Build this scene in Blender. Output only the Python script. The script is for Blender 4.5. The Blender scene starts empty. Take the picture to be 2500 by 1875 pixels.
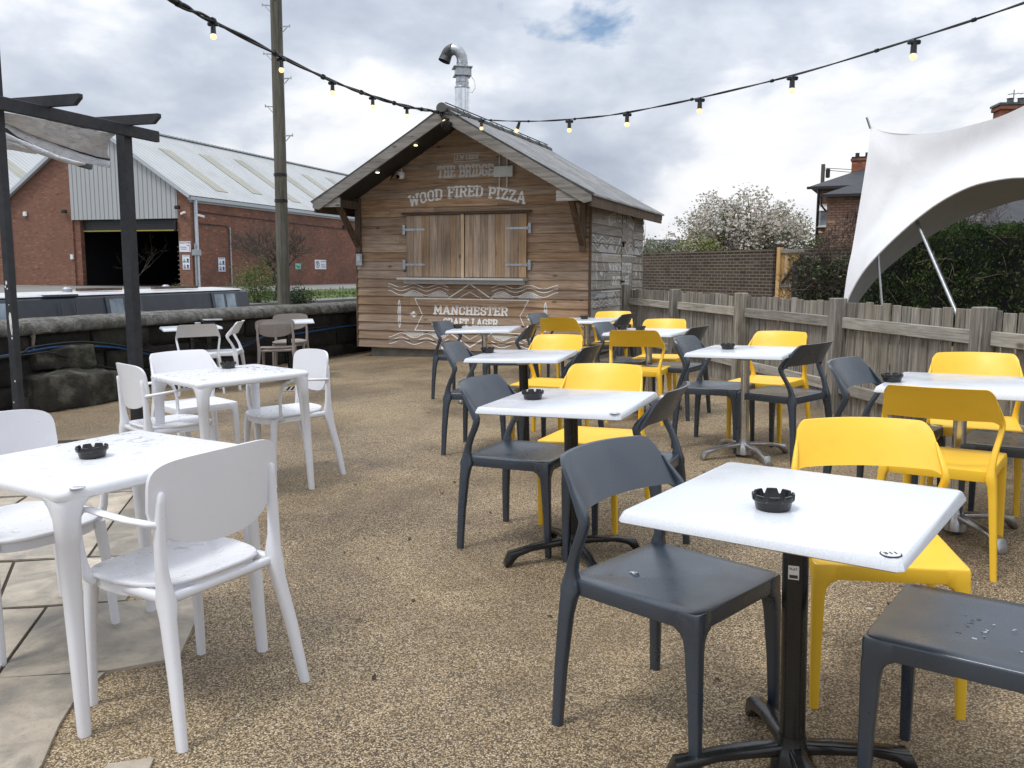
import bpy, bmesh, math, random
from mathutils import Vector, Matrix, noise
from math import sin, cos, pi, radians as R, sqrt, atan2, atan
random.seed(7)
S = bpy.context.scene
# ------------------------------------------------------------------ camera
CAMH = 1.328
FPX = 2104.95
GP, GR = atan((937.5-663)/FPX), 0.0053        # camera pitch / roll against true vertical
PP, PR = 0.13277174, -0.02474595              # the same against the (drained, sloping) patio plane
def cam_matrix(pit, roll):
    c, s = cos(pit), sin(pit)
    fwd = Vector((0, c, -s)); up = Vector((0, s, c)); r = Vector((1, 0, 0)); d = -up
    cr, sr = cos(roll), sin(roll)
    X = cr*r - sr*d; D = sr*r + cr*d
    M = Matrix.Identity(3)
    M.col[0] = X; M.col[1] = -D; M.col[2] = -fwd
    return M
Mg, Mp = cam_matrix(GP, GR), cam_matrix(PP, PR)
cd = bpy.data.cameras.new('camera'); cam = bpy.data.objects.new('camera', cd); S.collection.objects.link(cam)
cd.sensor_width = 36; cd.lens = FPX/2500*36; cd.clip_start = .05; cd.clip_end = 2000
cam.matrix_world = Matrix.Translation((0, 0, CAMH)) @ Mg.to_4x4()
S.camera = cam
# patio frame (the terrace falls about 3 per cent to the left)
PM = Matrix.Translation((0, 0, CAMH)) @ (Mg @ Mp.transposed()).to_4x4() @ Matrix.Translation((0, 0, -CAMH))
PN = (PM.to_3x3() @ Vector((0, 0, 1))).normalized(); P0 = PM @ Vector((0, 0, 0))
def pz(x, y): return P0.z-(PN.x*(x-P0.x)+PN.y*(y-P0.y))/PN.z
# ------------------------------------------------------------------ light
SUN_EL, SUN_AZ = R(62), R(-125)     # azimuth from +Y towards +X (veiled sun high behind the camera's left shoulder)
W = bpy.data.worlds.new('World'); S.world = W; W.use_nodes = True
nt = W.node_tree; nt.nodes.clear()
def N(t, **k):
    n = nt.nodes.new(t)
    for a, b in k.items(): setattr(n, a, b)
    return n
L = lambda a, b: nt.links.new(a, b)
out = N('ShaderNodeOutputWorld'); bg = N('ShaderNodeBackground'); bg2 = N('ShaderNodeBackground'); mixs = N('ShaderNodeMixShader')
sky = N('ShaderNodeTexSky', sky_type='NISHITA'); sky.sun_disc = False; sky.sun_elevation = SUN_EL; sky.sun_rotation = SUN_AZ
L(sky.outputs[0], bg.inputs[0]); bg.inputs[1].default_value = .12
tc = N('ShaderNodeTexCoord'); sep = N('ShaderNodeSeparateXYZ'); L(tc.outputs['Generated'], sep.inputs[0])
def M_(op, a, b=None, c=None, clamp=False):
    n = N('ShaderNodeMath', operation=op); n.use_clamp = clamp
    for i, v in enumerate((a, b, c)):
        if v is None: continue
        if isinstance(v, (int, float)): n.inputs[i].default_value = v
        else: L(v, n.inputs[i])
    return n.outputs[0]
zc = M_('MAXIMUM', sep.outputs[2], 0.0)
den = M_('ADD', zc, .36)
px_ = M_('DIVIDE', sep.outputs[0], den); py_ = M_('DIVIDE', sep.outputs[1], den)
cmb = N('ShaderNodeCombineXYZ'); L(M_('MULTIPLY', sep.outputs[0], 1.0), cmb.inputs[0]); L(M_('MULTIPLY', sep.outputs[1], 1.0), cmb.inputs[1]); L(M_('MULTIPLY', zc, 2.0), cmb.inputs[2])
def noi(scale, det, rough, off, dist=0.):
    mp = N('ShaderNodeMapping'); mp.inputs['Location'].default_value = off; L(cmb.outputs[0], mp.inputs[0])
    n = N('ShaderNodeTexNoise'); n.inputs['Scale'].default_value = scale; n.inputs['Detail'].default_value = det
    n.inputs['Roughness'].default_value = rough; n.inputs['Distortion'].default_value = dist; L(mp.outputs[0], n.inputs['Vector'])
    return n.outputs['Fac']
n1 = noi(3.3, 6, .50, (3.1, 1.7, .3), .25); n2 = noi(9.5, 7, .55, (7.3, 2.2, 1.3), .2)
nn = M_('SUBTRACT', M_('ADD', M_('MULTIPLY', n1, .74), M_('MULTIPLY', n2, .26)), M_('MULTIPLY', M_('SUBTRACT', 1.0, M_('DIVIDE', zc, .16), clamp=True), .028))
ramp = N('ShaderNodeValToRGB'); L(nn, ramp.inputs[0]); cr = ramp.color_ramp
cr.elements[0].position = .38; cr.elements[0].color = (.93, .935, .95, 1)
cr.elements[1].position = .66; cr.elements[1].color = (.38, .43, .52, 1)
e = cr.elements.new(.455); e.color = (.80, .82, .86, 1)
e = cr.elements.new(.505); e.color = (.62, .665, .745, 1)
e = cr.elements.new(.57); e.color = (.49, .54, .63, 1)
L(ramp.outputs[0], bg2.inputs[0])
# overcast luminance: brighter towards the zenith
L(M_('MULTIPLY_ADD', zc, .85, .88), bg2.inputs[1])
n3 = noi(7.0, 5, .55, (5.2, 9.4, 2.0), .3)
bd_ = (Mg @ Vector(((1345-1250)/FPX, (937.5+95)/FPX, -1))).normalized()
vd = N('ShaderNodeVectorMath', operation='DISTANCE'); L(tc.outputs['Generated'], vd.inputs[0]); vd.inputs[1].default_value = bd_
n3 = M_('SUBTRACT', M_('ADD', n3, .105), M_('MULTIPLY', vd.outputs['Value'], 1.5))
hole = N('ShaderNodeMapRange'); hole.inputs[1].default_value = .50; hole.inputs[2].default_value = .60; L(n3, hole.inputs[0])
cov = M_('SUBTRACT', 1.0, hole.outputs[0], clamp=True)
L(cov, mixs.inputs[0]); L(bg.outputs[0], mixs.inputs[1]); L(bg2.outputs[0], mixs.inputs[2]); L(mixs.outputs[0], out.inputs[0])
sl = bpy.data.lights.new('sun', 'SUN'); sl.energy = 1.6; sl.angle = R(14); sl.color = (1, .96, .9)
so = bpy.data.objects.new('sun', sl); S.collection.objects.link(so)
sd = Vector((sin(SUN_AZ)*cos(SUN_EL), cos(SUN_AZ)*cos(SUN_EL), sin(SUN_EL)))
so.rotation_euler = sd.to_track_quat('Z', 'Y').to_euler()
S.view_settings.view_transform = 'Standard'; S.view_settings.look = 'None'; S.view_settings.exposure = 0.20; S.view_settings.gamma = 1
S.render.engine = 'CYCLES'
S.cycles.transparent_max_bounces = 24
# ------------------------------------------------------------------ materials
class NT:
    def __init__(s, name):
        s.m = bpy.data.materials.new(name); s.m.use_nodes = True; s.t = s.m.node_tree
        s.b = s.t.nodes['Principled BSDF']; s.out = s.t.nodes['Material Output']; s.co = None
    def n(s, t, **k):
        x = s.t.nodes.new(t)
        for a, b in k.items(): setattr(x, a, b)
        return x
    def l(s, a, b): s.t.links.new(a, b)
    def coord(s, scale=(1, 1, 1), rot=(0, 0, 0), loc=(0, 0, 0)):
        if not s.co: s.co = s.n('ShaderNodeTexCoord')
        mp = s.n('ShaderNodeMapping'); mp.inputs['Scale'].default_value = scale; mp.inputs['Rotation'].default_value = rot; mp.inputs['Location'].default_value = loc
        s.l(s.co.outputs['Object'], mp.inputs[0]); return mp.outputs[0]
    def noise(s, scale=5, det=4, rough=.55, vec=None, dist=0.):
        x = s.n('ShaderNodeTexNoise'); x.inputs['Scale'].default_value = scale; x.inputs['Detail'].default_value = det
        x.inputs['Roughness'].default_value = rough; x.inputs['Distortion'].default_value = dist
        s.l(vec if vec is not None else s.coord(), x.inputs['Vector']); return x.outputs['Fac']
    def vor(s, scale, vec=None, feat='F1', out='Distance', rnd=1.):
        x = s.n('ShaderNodeTexVoronoi', feature=feat); x.inputs['Scale'].default_value = scale; x.inputs['Randomness'].default_value = rnd
        s.l(vec if vec is not None else s.coord(), x.inputs['Vector']); return x.outputs[out]
    def ramp(s, fac, stops, interp='LINEAR'):
        x = s.n('ShaderNodeValToRGB'); x.color_ramp.interpolation = interp; s.l(fac, x.inputs[0]); els = x.color_ramp.elements
        while len(els) > 1: els.remove(els[-1])
        els[0].position = stops[0][0]; els[0].color = (*stops[0][1], 1)
        for p, c in stops[1:]: els.new(p).color = (*c, 1)
        return x.outputs[0]
    def mr(s, fac, a, b, c=0., d=1.):
        x = s.n('ShaderNodeMapRange'); x.inputs[1].default_value = a; x.inputs[2].default_value = b; x.inputs[3].default_value = c; x.inputs[4].default_value = d
        s.l(fac, x.inputs[0]); return x.outputs[0]
    def math(s, op, a, b=None, clamp=False):
        x = s.n('ShaderNodeMath', operation=op); x.use_clamp = clamp
        for i, v in enumerate((a, b)):
            if v is None: continue
            if isinstance(v, (int, float)): x.inputs[i].default_value = v
            else: s.l(v, x.inputs[i])
        return x.outputs[0]
    def mix(s, fac, a, b, mode='MIX'):
        x = s.n('ShaderNodeMix', data_type='RGBA', blend_type=mode)
        for sock, v in ((x.inputs[0], fac), (x.inputs[6], a), (x.inputs[7], b)):
            if isinstance(v, (int, float)): sock.default_value = v
            elif isinstance(v, tuple): sock.default_value = (*v, 1)
            else: s.l(v, sock)
        return x.outputs[2]
    def base(s, v):
        if isinstance(v, tuple): s.b.inputs['Base Color'].default_value = (*v, 1)
        else: s.l(v, s.b.inputs['Base Color'])
    def rough(s, v):
        if isinstance(v, (int, float)): s.b.inputs['Roughness'].default_value = v
        else: s.l(v, s.b.inputs['Roughness'])
    def bump(s, h, strength=.3, dist=.01):
        x = s.n('ShaderNodeBump'); x.inputs['Strength'].default_value = strength; x.inputs['Distance'].default_value = dist
        s.l(h, x.inputs['Height']); s.l(x.outputs[0], s.b.inputs['Normal'])
    def tint(s):
        x = s.n('ShaderNodeAttribute'); x.attribute_name = 'tint'; return x.outputs['Fac']
def plain(name, c, rough=.5, metal=0., var=.12, scale=8, bump=0., bscale=60):
    t = NT(name); f = t.noise(scale, 4)
    lo = tuple(max(0, v*(1-var)) for v in c); hi = tuple(min(1, v*(1+var)) for v in c)
    t.base(t.ramp(f, [(.3, lo), (.7, hi)])); t.b.inputs['Metallic'].default_value = metal
    t.rough(t.mr(t.noise(scale*2.3, 3), .3, .7, max(.02, rough-.07), rough+.07))
    if bump: t.bump(t.noise(bscale, 3), bump, .003)
    return t.m
def plastic(name, c, rough=.38, dirt=(.2, .17, .12), wet=False):
    t = NT(name)
    f = t.noise(9, 5, .6); g = t.noise(160, 2)
    col = t.mix(t.mr(f, .58, .8, 0, .22), c, dirt)
    col = t.mix(.10, col, t.ramp(t.noise(2.5, 3), [(.3, tuple(v*.8 for v in c)), (.7, c)]))
    sp_ = t.noise(70, 3, .7); col = t.mix(t.mr(sp_, .70, .76, 0, .35), col, tuple(c*.45 for c in dirt)); t.base(col)
    if wet:
        w = t.mr(t.noise(16, 5, .65, dist=1.2), .575, .60, 0, 1)
        t.rough(t.mr(w, 0, 1, rough, .06)); t.bump(w, .05, .0006)
    else:
        t.rough(t.mr(f, .3, .7, rough-.06, rough+.08)); t.bump(g, .12, .0006)
    return t.m
def wood(name, cols, axis=0, rough=.75, grain=1., knots=True, stain=.35, weather=None):
    """cols dark/mid/light; axis = grain direction in object space; per-board tint attribute"""
    t = NT(name); sc = [26*grain, 26*grain, 26*grain]; sc[axis] = 1.3*grain
    tt = t.tint()
    off = t.n('ShaderNodeCombineXYZ'); t.l(t.math('MULTIPLY', tt, 37.), off.inputs[0]); t.l(t.math('MULTIPLY', tt, 91.), off.inputs[1]); t.l(t.math('MULTIPLY', tt, 53.), off.inputs[2])
    va = t.n('ShaderNodeVectorMath', operation='ADD'); t.l(t.coord(tuple(sc)), va.inputs[0]); t.l(off.outputs[0], va.inputs[1])
    f = t.noise(1., 6, .65, va.outputs[0], .6)
    fine = t.noise(3.3, 3, .6, va.outputs[0], .3)
    col = t.ramp(t.math('ADD', t.math('MULTIPLY', f, .7), t.math('MULTIPLY', fine, .3)), [(.34, cols[0]), (.5, cols[1]), (.66, cols[2])])
    big = t.noise(1.7, 5, .6)
    col = t.mix(t.mr(big, .45, .72, 0, stain), col, tuple(c*.45 for c in cols[0]), 'MIX')
    br = t.n('ShaderNodeHueSaturation'); t.l(col, br.inputs['Color']); t.l(t.mr(tt, 0, 1, .76, 1.2), br.inputs['Value']); t.l(t.mr(t.math('FRACT', t.math('MULTIPLY', tt, 7.3)), 0, 1, .75, 1.15), br.inputs['Saturation'])
    col = br.outputs[0]
    if knots:
        ks = [5., 5., 5.]; ks[axis] = 2.2
        vk = t.n('ShaderNodeVectorMath', operation='ADD'); t.l(t.coord(tuple(ks)), vk.inputs[0]); t.l(off.outputs[0], vk.inputs[1])
        kd = t.vor(1.0, vk.outputs[0]); col = t.mix(t.mr(kd, .05, .12, .75, 0), col, tuple(c*.25 for c in cols[0]))
    if weather:
        lo, hi, wc = weather; s = t.n('ShaderNodeSeparateXYZ'); t.l(t.co.outputs['Object'], s.inputs[0])
        a = t.math('ADD', s.outputs[2], t.math('MULTIPLY', t.noise(1.1, 4), 1.2)); col = t.mix(t.mr(a, lo, hi, .55, 0), col, wc)
    t.base(col); t.rough(rough); t.bump(f, .35, .004); return t.m
def brick(name, c1, c2, mortar, scale=1., bw=.225, rh=.075, ms=.01, patch=.5, grime=(.05, .04, .035), squash=1.):
    t = NT(name); s = t.n('ShaderNodeSeparateXYZ'); t.coord(); t.l(t.co.outputs['Object'], s.inputs[0])
    geo = t.n('ShaderNodeCombineXYZ'); t.l(t.math('ADD', s.outputs[0], s.outputs[1]), geo.inputs[0]); t.l(s.outputs[2], geo.inputs[1])
    b = t.n('ShaderNodeTexBrick'); t.l(geo.outputs[0], b.inputs['Vector']); b.inputs['Scale'].default_value = 1
    b.inputs['Brick Width'].default_value = bw*scale; b.inputs['Row Height'].default_value = rh*scale; b.inputs['Mortar Size'].default_value = ms*scale
    b.inputs['Color1'].default_value = (*c1, 1); b.inputs['Color2'].default_value = (*c2, 1); b.inputs['Mortar'].default_value = (*mortar, 1); b.inputs['Bias'].default_value = 0
    col = b.outputs['Color']
    # odd pale / dark bricks, following the same courses
    vv = t.n('ShaderNodeVectorMath', operation='DIVIDE'); t.l(geo.outputs[0], vv.inputs[0]); vv.inputs[1].default_value = (bw*scale, rh*scale, 1)
    fl = t.n('ShaderNodeVectorMath', operation='FLOOR'); t.l(vv.outputs[0], fl.inputs[0])
    wn = t.n('ShaderNodeTexWhiteNoise'); t.l(fl.outputs[0], wn.inputs['Vector'])
    col = t.mix(t.mr(wn.outputs['Value'], .9, 1, 0, .45), col, tuple(min(1, c*1.8+.05) for c in c1))
    col = t.mix(t.mr(wn.outputs['Value'], 0, .18, .5, 0), col, tuple(c*.45 for c in c2))
    g = t.noise(.55, 6, .65); g2 = t.noise(2.6, 5, .6)
    col = t.mix(t.mr(g, .42, .7, 0, patch), col, grime); col = t.mix(t.mr(g2, .5, .75, 0, patch*.6), col, tuple(c*.55 for c in c1))
    t.base(col); t.rough(.9); t.bump(b.outputs['Fac'], -.5, .01); return t.m
MT = {}
MT['yellow'] = plastic('yellow_plastic', (.88, .54, .035), .42, (.35, .18, .03))
MT['charcoal'] = plastic('charcoal_plastic', (.028, .041, .060), .29, (.07, .07, .07)); MT['charcoal'].node_tree.nodes['Principled BSDF'].inputs['Specular IOR Level'].default_value = .85
MT['charcoal_wet'] = plastic('charcoal_plastic_wet', (.040, .050, .066), .33, (.07, .07, .07))
MT['white'] = plastic('white_plastic', (.74, .75, .79), .34, (.55, .52, .46))
MT['white_wet'] = plastic('wet_white_plastic', (.74, .75, .79), .30, (.6, .58, .52), wet=True)
MT['white_top'] = plastic('wet_white_tabletop', (.76, .775, .81), .28, (.6, .58, .52), wet=True)
t = NT('laminate_tabletop'); f = t.noise(300, 2); g = t.noise(4, 5)
t.base(t.mix(t.mr(g, .5, .8, 0, .15), t.ramp(f, [(.35, (.60, .635, .69)), (.65, (.70, .735, .79))]), (.54, .55, .57))); t.rough(t.mr(g, .3, .7, .12, .3)); t.bump(f, .08, .0005); MT['laminate'] = t.m
t = NT('taupe_perforated'); v = t.coord((1, 1, 1), (0, R(45), 0)); s = t.n('ShaderNodeSeparateXYZ'); t.l(v, s.inputs[0])
def cell(o): return t.math('SUBTRACT', t.math('FRACT', t.math('MULTIPLY', o, 70.)), .5)
a, b_ = cell(s.outputs[0]), cell(s.outputs[2]); d2 = t.math('ADD', t.math('MULTIPLY', a, a), t.math('MULTIPLY', b_, b_))
t.base((.27, .235, .215)); t.rough(.5); t.l(t.mr(d2, .03, .045, 0, 1), t.b.inputs['Alpha']); MT['taupe_holes'] = t.m
MT['taupe'] = plastic('taupe_plastic', (.27, .235, .215), .48, (.15, .12, .1))
MT['black_metal'] = plain('black_painted_metal', (.008, .009, .010), .24, .0, .3, 20, .05)
MT['chrome'] = plain('brushed_chrome', (.62, .62, .62), .2, 1., .12, 30)
MT['alu'] = plain('cast_aluminium', (.48, .48, .49), .33, 1., .15, 30)
MT['ashtray'] = plain('black_melamine', (.013, .013, .014), .22, 0, .3, 30)
MT['disc'] = plain('pale_disc', (.72, .72, .72), .4); MT['ink'] = plain('dark_ink', (.03, .03, .035), .5)
MT['wornink'] = plain('worn_ink', (.36, .37, .40), .5)
MT['water'] = plain('water_film', (.75, .78, .8), .03, 0, .02)
t = NT('rain_drop'); t.base((.9, .95, 1.)); t.rough(.03); t.b.inputs['Transmission Weight'].default_value = 1; t.b.inputs['IOR'].default_value = 1.33; MT['drop'] = t.m
MT['siding'] = wood('cedar_cladding', ((.155, .100, .062), (.35, .235, .152), (.49, .355, .25)), 0, grain=1.35, stain=.25, weather=(.1, 1.5, (.30, .25, .21)))
MT['siding_side'] = wood('weathered_cladding', ((.16, .14, .115), (.31, .28, .245), (.42, .385, .345)), 1)
MT['shutter'] = wood('shutter_boards', ((.18, .12, .072), (.36, .245, .155), (.50, .36, .24)), 2)
MT['newwood'] = wood('fresh_pine', ((.36, .21, .08), (.55, .36, .17), (.62, .43, .23)), 2, knots=False)
MT['gatewood'] = wood('new_gate_boards', ((.34, .19, .07), (.52, .33, .14), (.6, .41, .2)), 2)
MT['oldwood'] = wood('greyed_timber', ((.10, .09, .078), (.21, .195, .175), (.32, .30, .28)), 0)
MT['oldwood_z'] = wood('greyed_pickets', ((.075, .062, .045), (.225, .205, .172), (.40, .375, .33)), 2, grain=1.5)
MT['oldwood_y'] = wood('greyed_rail', ((.15, .132, .10), (.31, .29, .25), (.44, .42, .37)), 1, grain=1.5)
MT['darkwood'] = wood('brown_timber', ((.05, .032, .02), (.11, .072, .048), (.17, .118, .082)), 2)
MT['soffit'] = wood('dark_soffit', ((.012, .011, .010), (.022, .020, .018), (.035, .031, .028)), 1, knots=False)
MT['pergola'] = plain('slate_painted_timber', (.022, .024, .029), .6, 0, .3, 14, .3, 40)
MT['polewood'] = wood('creosoted_pole', ((.055, .048, .034), (.12, .112, .088), (.19, .18, .15)), 2, .9, .9)
MT['galv'] = plain('galvanised_steel', (.42, .44, .46), .38, .9, .2, 22)
MT['flue'] = plain('bright_flue_steel', (.72, .74, .76), .16, 1., .12, 12)
MT['soot'] = plain('sooty_steel', (.11, .11, .115), .45, .8, .4, 10)
MT['sill'] = plain('stainless_shelf', (.50, .50, .50), .45, .3, .06, 9)
MT['whitepaint'] = plain('white_sign_paint', (.80, .80, .77), .6, 0, .08, 12)
MT['fadedpaint'] = plain('faded_sign_paint', (.62, .62, .61), .7, 0, .2, 16)
MT['greypaint'] = plain('grey_sign_paint', (.55, .54, .51), .7, 0, .1, 12)
MT['box'] = plain('grey_enclosure', (.55, .57, .55), .5); MT['camwhite'] = plain('white_housing', (.75, .75, .75), .3)
MT['blackglass'] = plain('black_glass', (.01, .01, .012), .1)
t = NT('corrugated_fibre_cement'); f = t.noise(3, 6, .65); t.base(t.mix(t.mr(t.noise(14, 5), .5, .8, 0, .5), t.ramp(f, [(.3, (.17, .175, .18)), (.7, (.33, .34, .35))]), (.12, .12, .10))); t.rough(.75); w_ = t.n('ShaderNodeTexWave'); w_.bands_direction = 'Y'; w_.inputs['Scale'].default_value = 4.33; t.l(t.coord(), w_.inputs['Vector']); t.bump(w_.outputs['Fac'], .55, .02); MT['corr'] = t.m
MT['concrete'] = plain('cast_concrete', (.26, .25, .22), .9, 0, .3, 6, .5, 40)
# gravel
t = NT('resin_gravel'); v = t.coord(); cell_c = t.n('ShaderNodeTexVoronoi'); cell_c.inputs['Scale'].default_value = 190; t.l(v, cell_c.inputs['Vector'])
sp = t.n('ShaderNodeSeparateColor'); t.l(cell_c.outputs['Color'], sp.inputs[0])
stone = t.ramp(sp.outputs[0], [(0, (.05, .035, .021)), (.20, (.17, .118, .064)), (.45, (.34, .25, .142)), (.72, (.52, .40, .24)), (.92, (.63, .515, .35)), (1, (.76, .68, .54))])
crev = t.mr(cell_c.outputs['Distance'], .45, .75, 0, 1); col = t.mix(t.math('MULTIPLY', crev, .85), stone, (.030, .021, .013))
wetn = t.noise(.85, 5, .6, dist=.5); wet2 = t.noise(3.0, 5, .65)
wm = t.mr(t.math('ADD', t.math('MULTIPLY', wetn, .7), t.math('MULTIPLY', wet2, .3)), .44, .62, 0, 1)
col = t.mix(t.math('MULTIPLY', wm, .60), col, (.48, .43, .39), 'MULTIPLY'); col = t.mix(t.mr(t.noise(.42, 6, .62, dist=.7), .49, .60, 0, .60), col, (.40, .36, .33), 'MULTIPLY'); col = t.mix(t.mr(t.noise(1.9, 6, .7), .58, .68, 0, .5), col, (.42, .39, .36), 'MULTIPLY'); col = t.mix(t.mr(t.noise(.5, 4), .4, .7, 0, .22), col, (.50, .37, .21))
t.base(col); t.rough(t.mr(wm, 0, 1, .8, .5)); t.bump(t.math('SUBTRACT', 1.0, cell_c.outputs['Distance']), .8, .005); MT['gravel'] = t.m
t = NT('sandstone_flags'); tt = t.tint(); f = t.noise(2.2, 7, .65); g = t.noise(11, 6, .6)
col = t.ramp(f, [(.25, (.20, .175, .14)), (.5, (.42, .365, .29)), (.72, (.57, .51, .42))])
col = t.mix(t.mr(g, .5, .72, 0, .4), col, (.19, .17, .14)); col = t.mix(t.mr(t.noise(3.1, 5, dist=1), .50, .62, 0, .6), col, (.17, .165, .145))
h = t.n('ShaderNodeHueSaturation'); t.l(col, h.inputs['Color']); t.l(t.mr(tt, 0, 1, .8, 1.2), h.inputs['Value']); t.base(h.outputs[0])
k2 = t.noise(38, 5, .7); col2 = t.mix(t.mr(k2, .56, .74, 0, .45), h.outputs[0], (.12, .105, .085)); col2 = t.mix(t.mr(t.noise(1.1, 5, .7, dist=.8), .54, .66, 0, .5), col2, (.13, .125, .11)); t.base(col2)
t.rough(t.mr(f, .4, .7, .35, .75)); t.bump(t.math('ADD', g, k2), .6, .006); MT['flags'] = t.m
t = NT('joint_dirt'); t.base(t.ramp(t.noise(30, 5), [(.3, (.02, .015, .010)), (.7, (.06, .045, .03))])); t.rough(.95); MT['dirt'] = t.m
# stone wall
t = NT('mossy_gritstone'); tt = t.tint(); f = t.noise(4, 8, .7); g = t.noise(22, 6, .7); m = t.noise(2.3, 6, .6)
col = t.ramp(f, [(.3, (.006, .006, .006)), (.5, (.017, .015, .013)), (.72, (.046, .040, .032))])
col = t.mix(t.mr(m, .5, .68, 0, .5), col, (.016, .021, .006)); col = t.mix(t.mr(g, .68, .8, 0, .4), col, (.11, .095, .075))
h = t.n('ShaderNodeHueSaturation'); t.l(col, h.inputs['Color']); t.l(t.mr(tt, 0, 1, .55, 1.5), h.inputs['Value']); t.base(h.outputs[0]); t.rough(.95); t.bump(t.math('ADD', g, f), .9, .03); MT['stone'] = t.m
t = NT('lichened_coping'); f = t.noise(9, 8, .7); g = t.noise(42, 4, .7); v2 = t.vor(26)
col = t.ramp(f, [(.3, (.055, .054, .050)), (.5, (.15, .146, .134)), (.7, (.30, .29, .27))]); col = t.mix(t.mr(v2, .09, .16, .85, 0), col, (.62, .62, .58)); col = t.mix(t.mr(t.noise(1.4, 5), .5, .7, 0, .5), col, (.07, .075, .045))
t.base(col); t.rough(.95); t.bump(t.math('ADD', g, f), .9, .03); MT['coping'] = t.m
t = NT('step_stone'); f = t.noise(5, 8, .7); g = t.noise(25, 6, .7)
geo = t.n('ShaderNodeNewGeometry'); s = t.n('ShaderNodeSeparateXYZ'); t.l(geo.outputs['Normal'], s.inputs[0])
col = t.ramp(f, [(.3, (.016, .015, .012)), (.7, (.062, .055, .043))]); col = t.mix(t.mr(t.noise(3, 6), .47, .62, 0, .55), col, (.020, .028, .008)); col = t.mix(t.mr(t.noise(5, 6), .52, .7, 0, .6), col, (.17, .16, .13))
t.base(col); t.rough(.95); t.bump(t.math('ADD', g, f), 1., .03); MT['step'] = t.m
MT['mortar'] = plain('lime_mortar', (.20, .18, .14), .95, 0, .3, 12, .6, 60)
MT['blue'] = plain('blue_water_pipe', (.015, .075, .22), .4, 0, .3, 20); MT['cable'] = plain('black_cable', (.010, .011, .013), .5)
MT['brick_red'] = brick('red_industrial_brick', (.26, .098, .056), (.17, .066, .042), (.17, .12, .09), 1.0, patch=.8, grime=(.095, .052, .040))
MT['brick_pier'] = brick('red_pier_brick', (.24, .09, .05), (.17, .068, .042), (.21, .16, .13), 1.0, patch=.55, grime=(.16, .08, .05))
MT['brick_house'] = brick('pink_house_brick', (.36, .21, .145), (.26, .145, .10), (.10, .075, .06), 1.35, patch=.25, grime=(.2, .12, .08))
MT['brick_dark'] = brick('dark_engineering_brick', (.070, .050, .040), (.046, .034, .029), (.20, .165, .115), 1.15, patch=.35, grime=(.03, .025, .022))
MT['brick_chim'] = brick('orange_chimney_brick', (.35, .11, .05), (.25, .075, .04), (.2, .12, .09), 1., patch=.3)
t = NT('slate_roof'); s = t.n('ShaderNodeSeparateXYZ'); t.coord(); t.l(t.co.outputs['Object'], s.inputs[0])
gz = t.n('ShaderNodeCombineXYZ'); t.l(t.math('ADD', s.outputs[0], s.outputs[1]), gz.inputs[0]); t.l(t.math('MULTIPLY', s.outputs[2], 1.6), gz.inputs[1])
b = t.n('ShaderNodeTexBrick'); t.l(gz.outputs[0], b.inputs['Vector']); b.inputs['Scale'].default_value = 1; b.inputs['Brick Width'].default_value = .3; b.inputs['Row Height'].default_value = .22; b.inputs['Mortar Size'].default_value = .012
b.inputs['Color1'].default_value = (.040, .042, .050, 1); b.inputs['Color2'].default_value = (.026, .027, .034, 1); b.inputs['Mortar'].default_value = (.018, .018, .02, 1)
t.base(b.outputs['Color']); t.rough(.6); t.bump(b.outputs['Fac'], -.5, .02); MT['slate'] = t.m
def ribbed(name, c1, c2, axis, freq, rough=.5, rot=0., dirt=.35):
    t = NT(name); s = t.n('ShaderNodeSeparateXYZ'); t.coord(); t.l(t.co.outputs['Object'], s.inputs[0])
    fr = t.math('FRACT', t.math('MULTIPLY', s.outputs[axis], freq)); w = t.math('ABSOLUTE', t.math('SUBTRACT', fr, .5))
    g = t.noise(.5, 6, .65); g2 = t.noise(5, 6, .7, t.coord((1, .15, .15) if axis != 1 else (.12, 1, .15)))
    col = t.mix(t.mr(w, .36, .46, 0, 1), c1, c2); col = t.mix(t.mr(g, .45, .75, 0, dirt), col, tuple(c*.6 for c in c1)); col = t.mix(t.mr(g2, .55, .8, 0, dirt), col, tuple(c*.5 for c in c1))
    t.base(col); t.rough(rough); t.bump(t.mr(w, .3, .46), .5, .03); return t.m
MT['roofsheet'] = ribbed('weathered_roof_sheet', (.46, .48, .49), (.31, .33, .34), 1, 2.2, .55, dirt=.45)
MT['skylight'] = ribbed('algae_rooflight', (.36, .36, .30), (.26, .26, .22), 1, 2.2, .5, dirt=.6)
MT['clad'] = ribbed('grey_wall_sheet', (.40, .42, .43), (.17, .18, .19), 0, 3.0, .45, dirt=.15)
MT['gutter'] = plain('pale_gutter', (.42, .45, .48), .4, 0, .1); MT['pipe_w'] = plain('pale_downpipe', (.52, .57, .64), .4)
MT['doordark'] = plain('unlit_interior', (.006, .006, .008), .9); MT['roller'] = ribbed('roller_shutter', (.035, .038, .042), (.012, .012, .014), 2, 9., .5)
MT['yellowtrim'] = plain('yellow_trim', (.42, .36, .06), .5); MT['pallet'] = plain('stacked_dark_pallets', (.012, .012, .012), .9)
MT['whitesign'] = plain('white_sign_board', (.72, .74, .80), .4, 0, .03); MT['navy'] = plain('navy_print', (.03, .045, .16), .5); MT['orange'] = plain('orange_print', (.7, .16, .08), .5); MT['greensign'] = plain('green_sign_board', (.18, .48, .38), .5, 0, .1)
t = NT('weathered_asphalt'); f = t.noise(.4, 6, .6); g = t.noise(20, 4); t.base(t.mix(t.mr(g, .4, .7, 0, .3), t.ramp(f, [(.3, (.15, .145, .135)), (.7, (.24, .235, .22))]), (.10, .10, .09))); t.rough(.85); MT['yard'] = t.m
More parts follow.
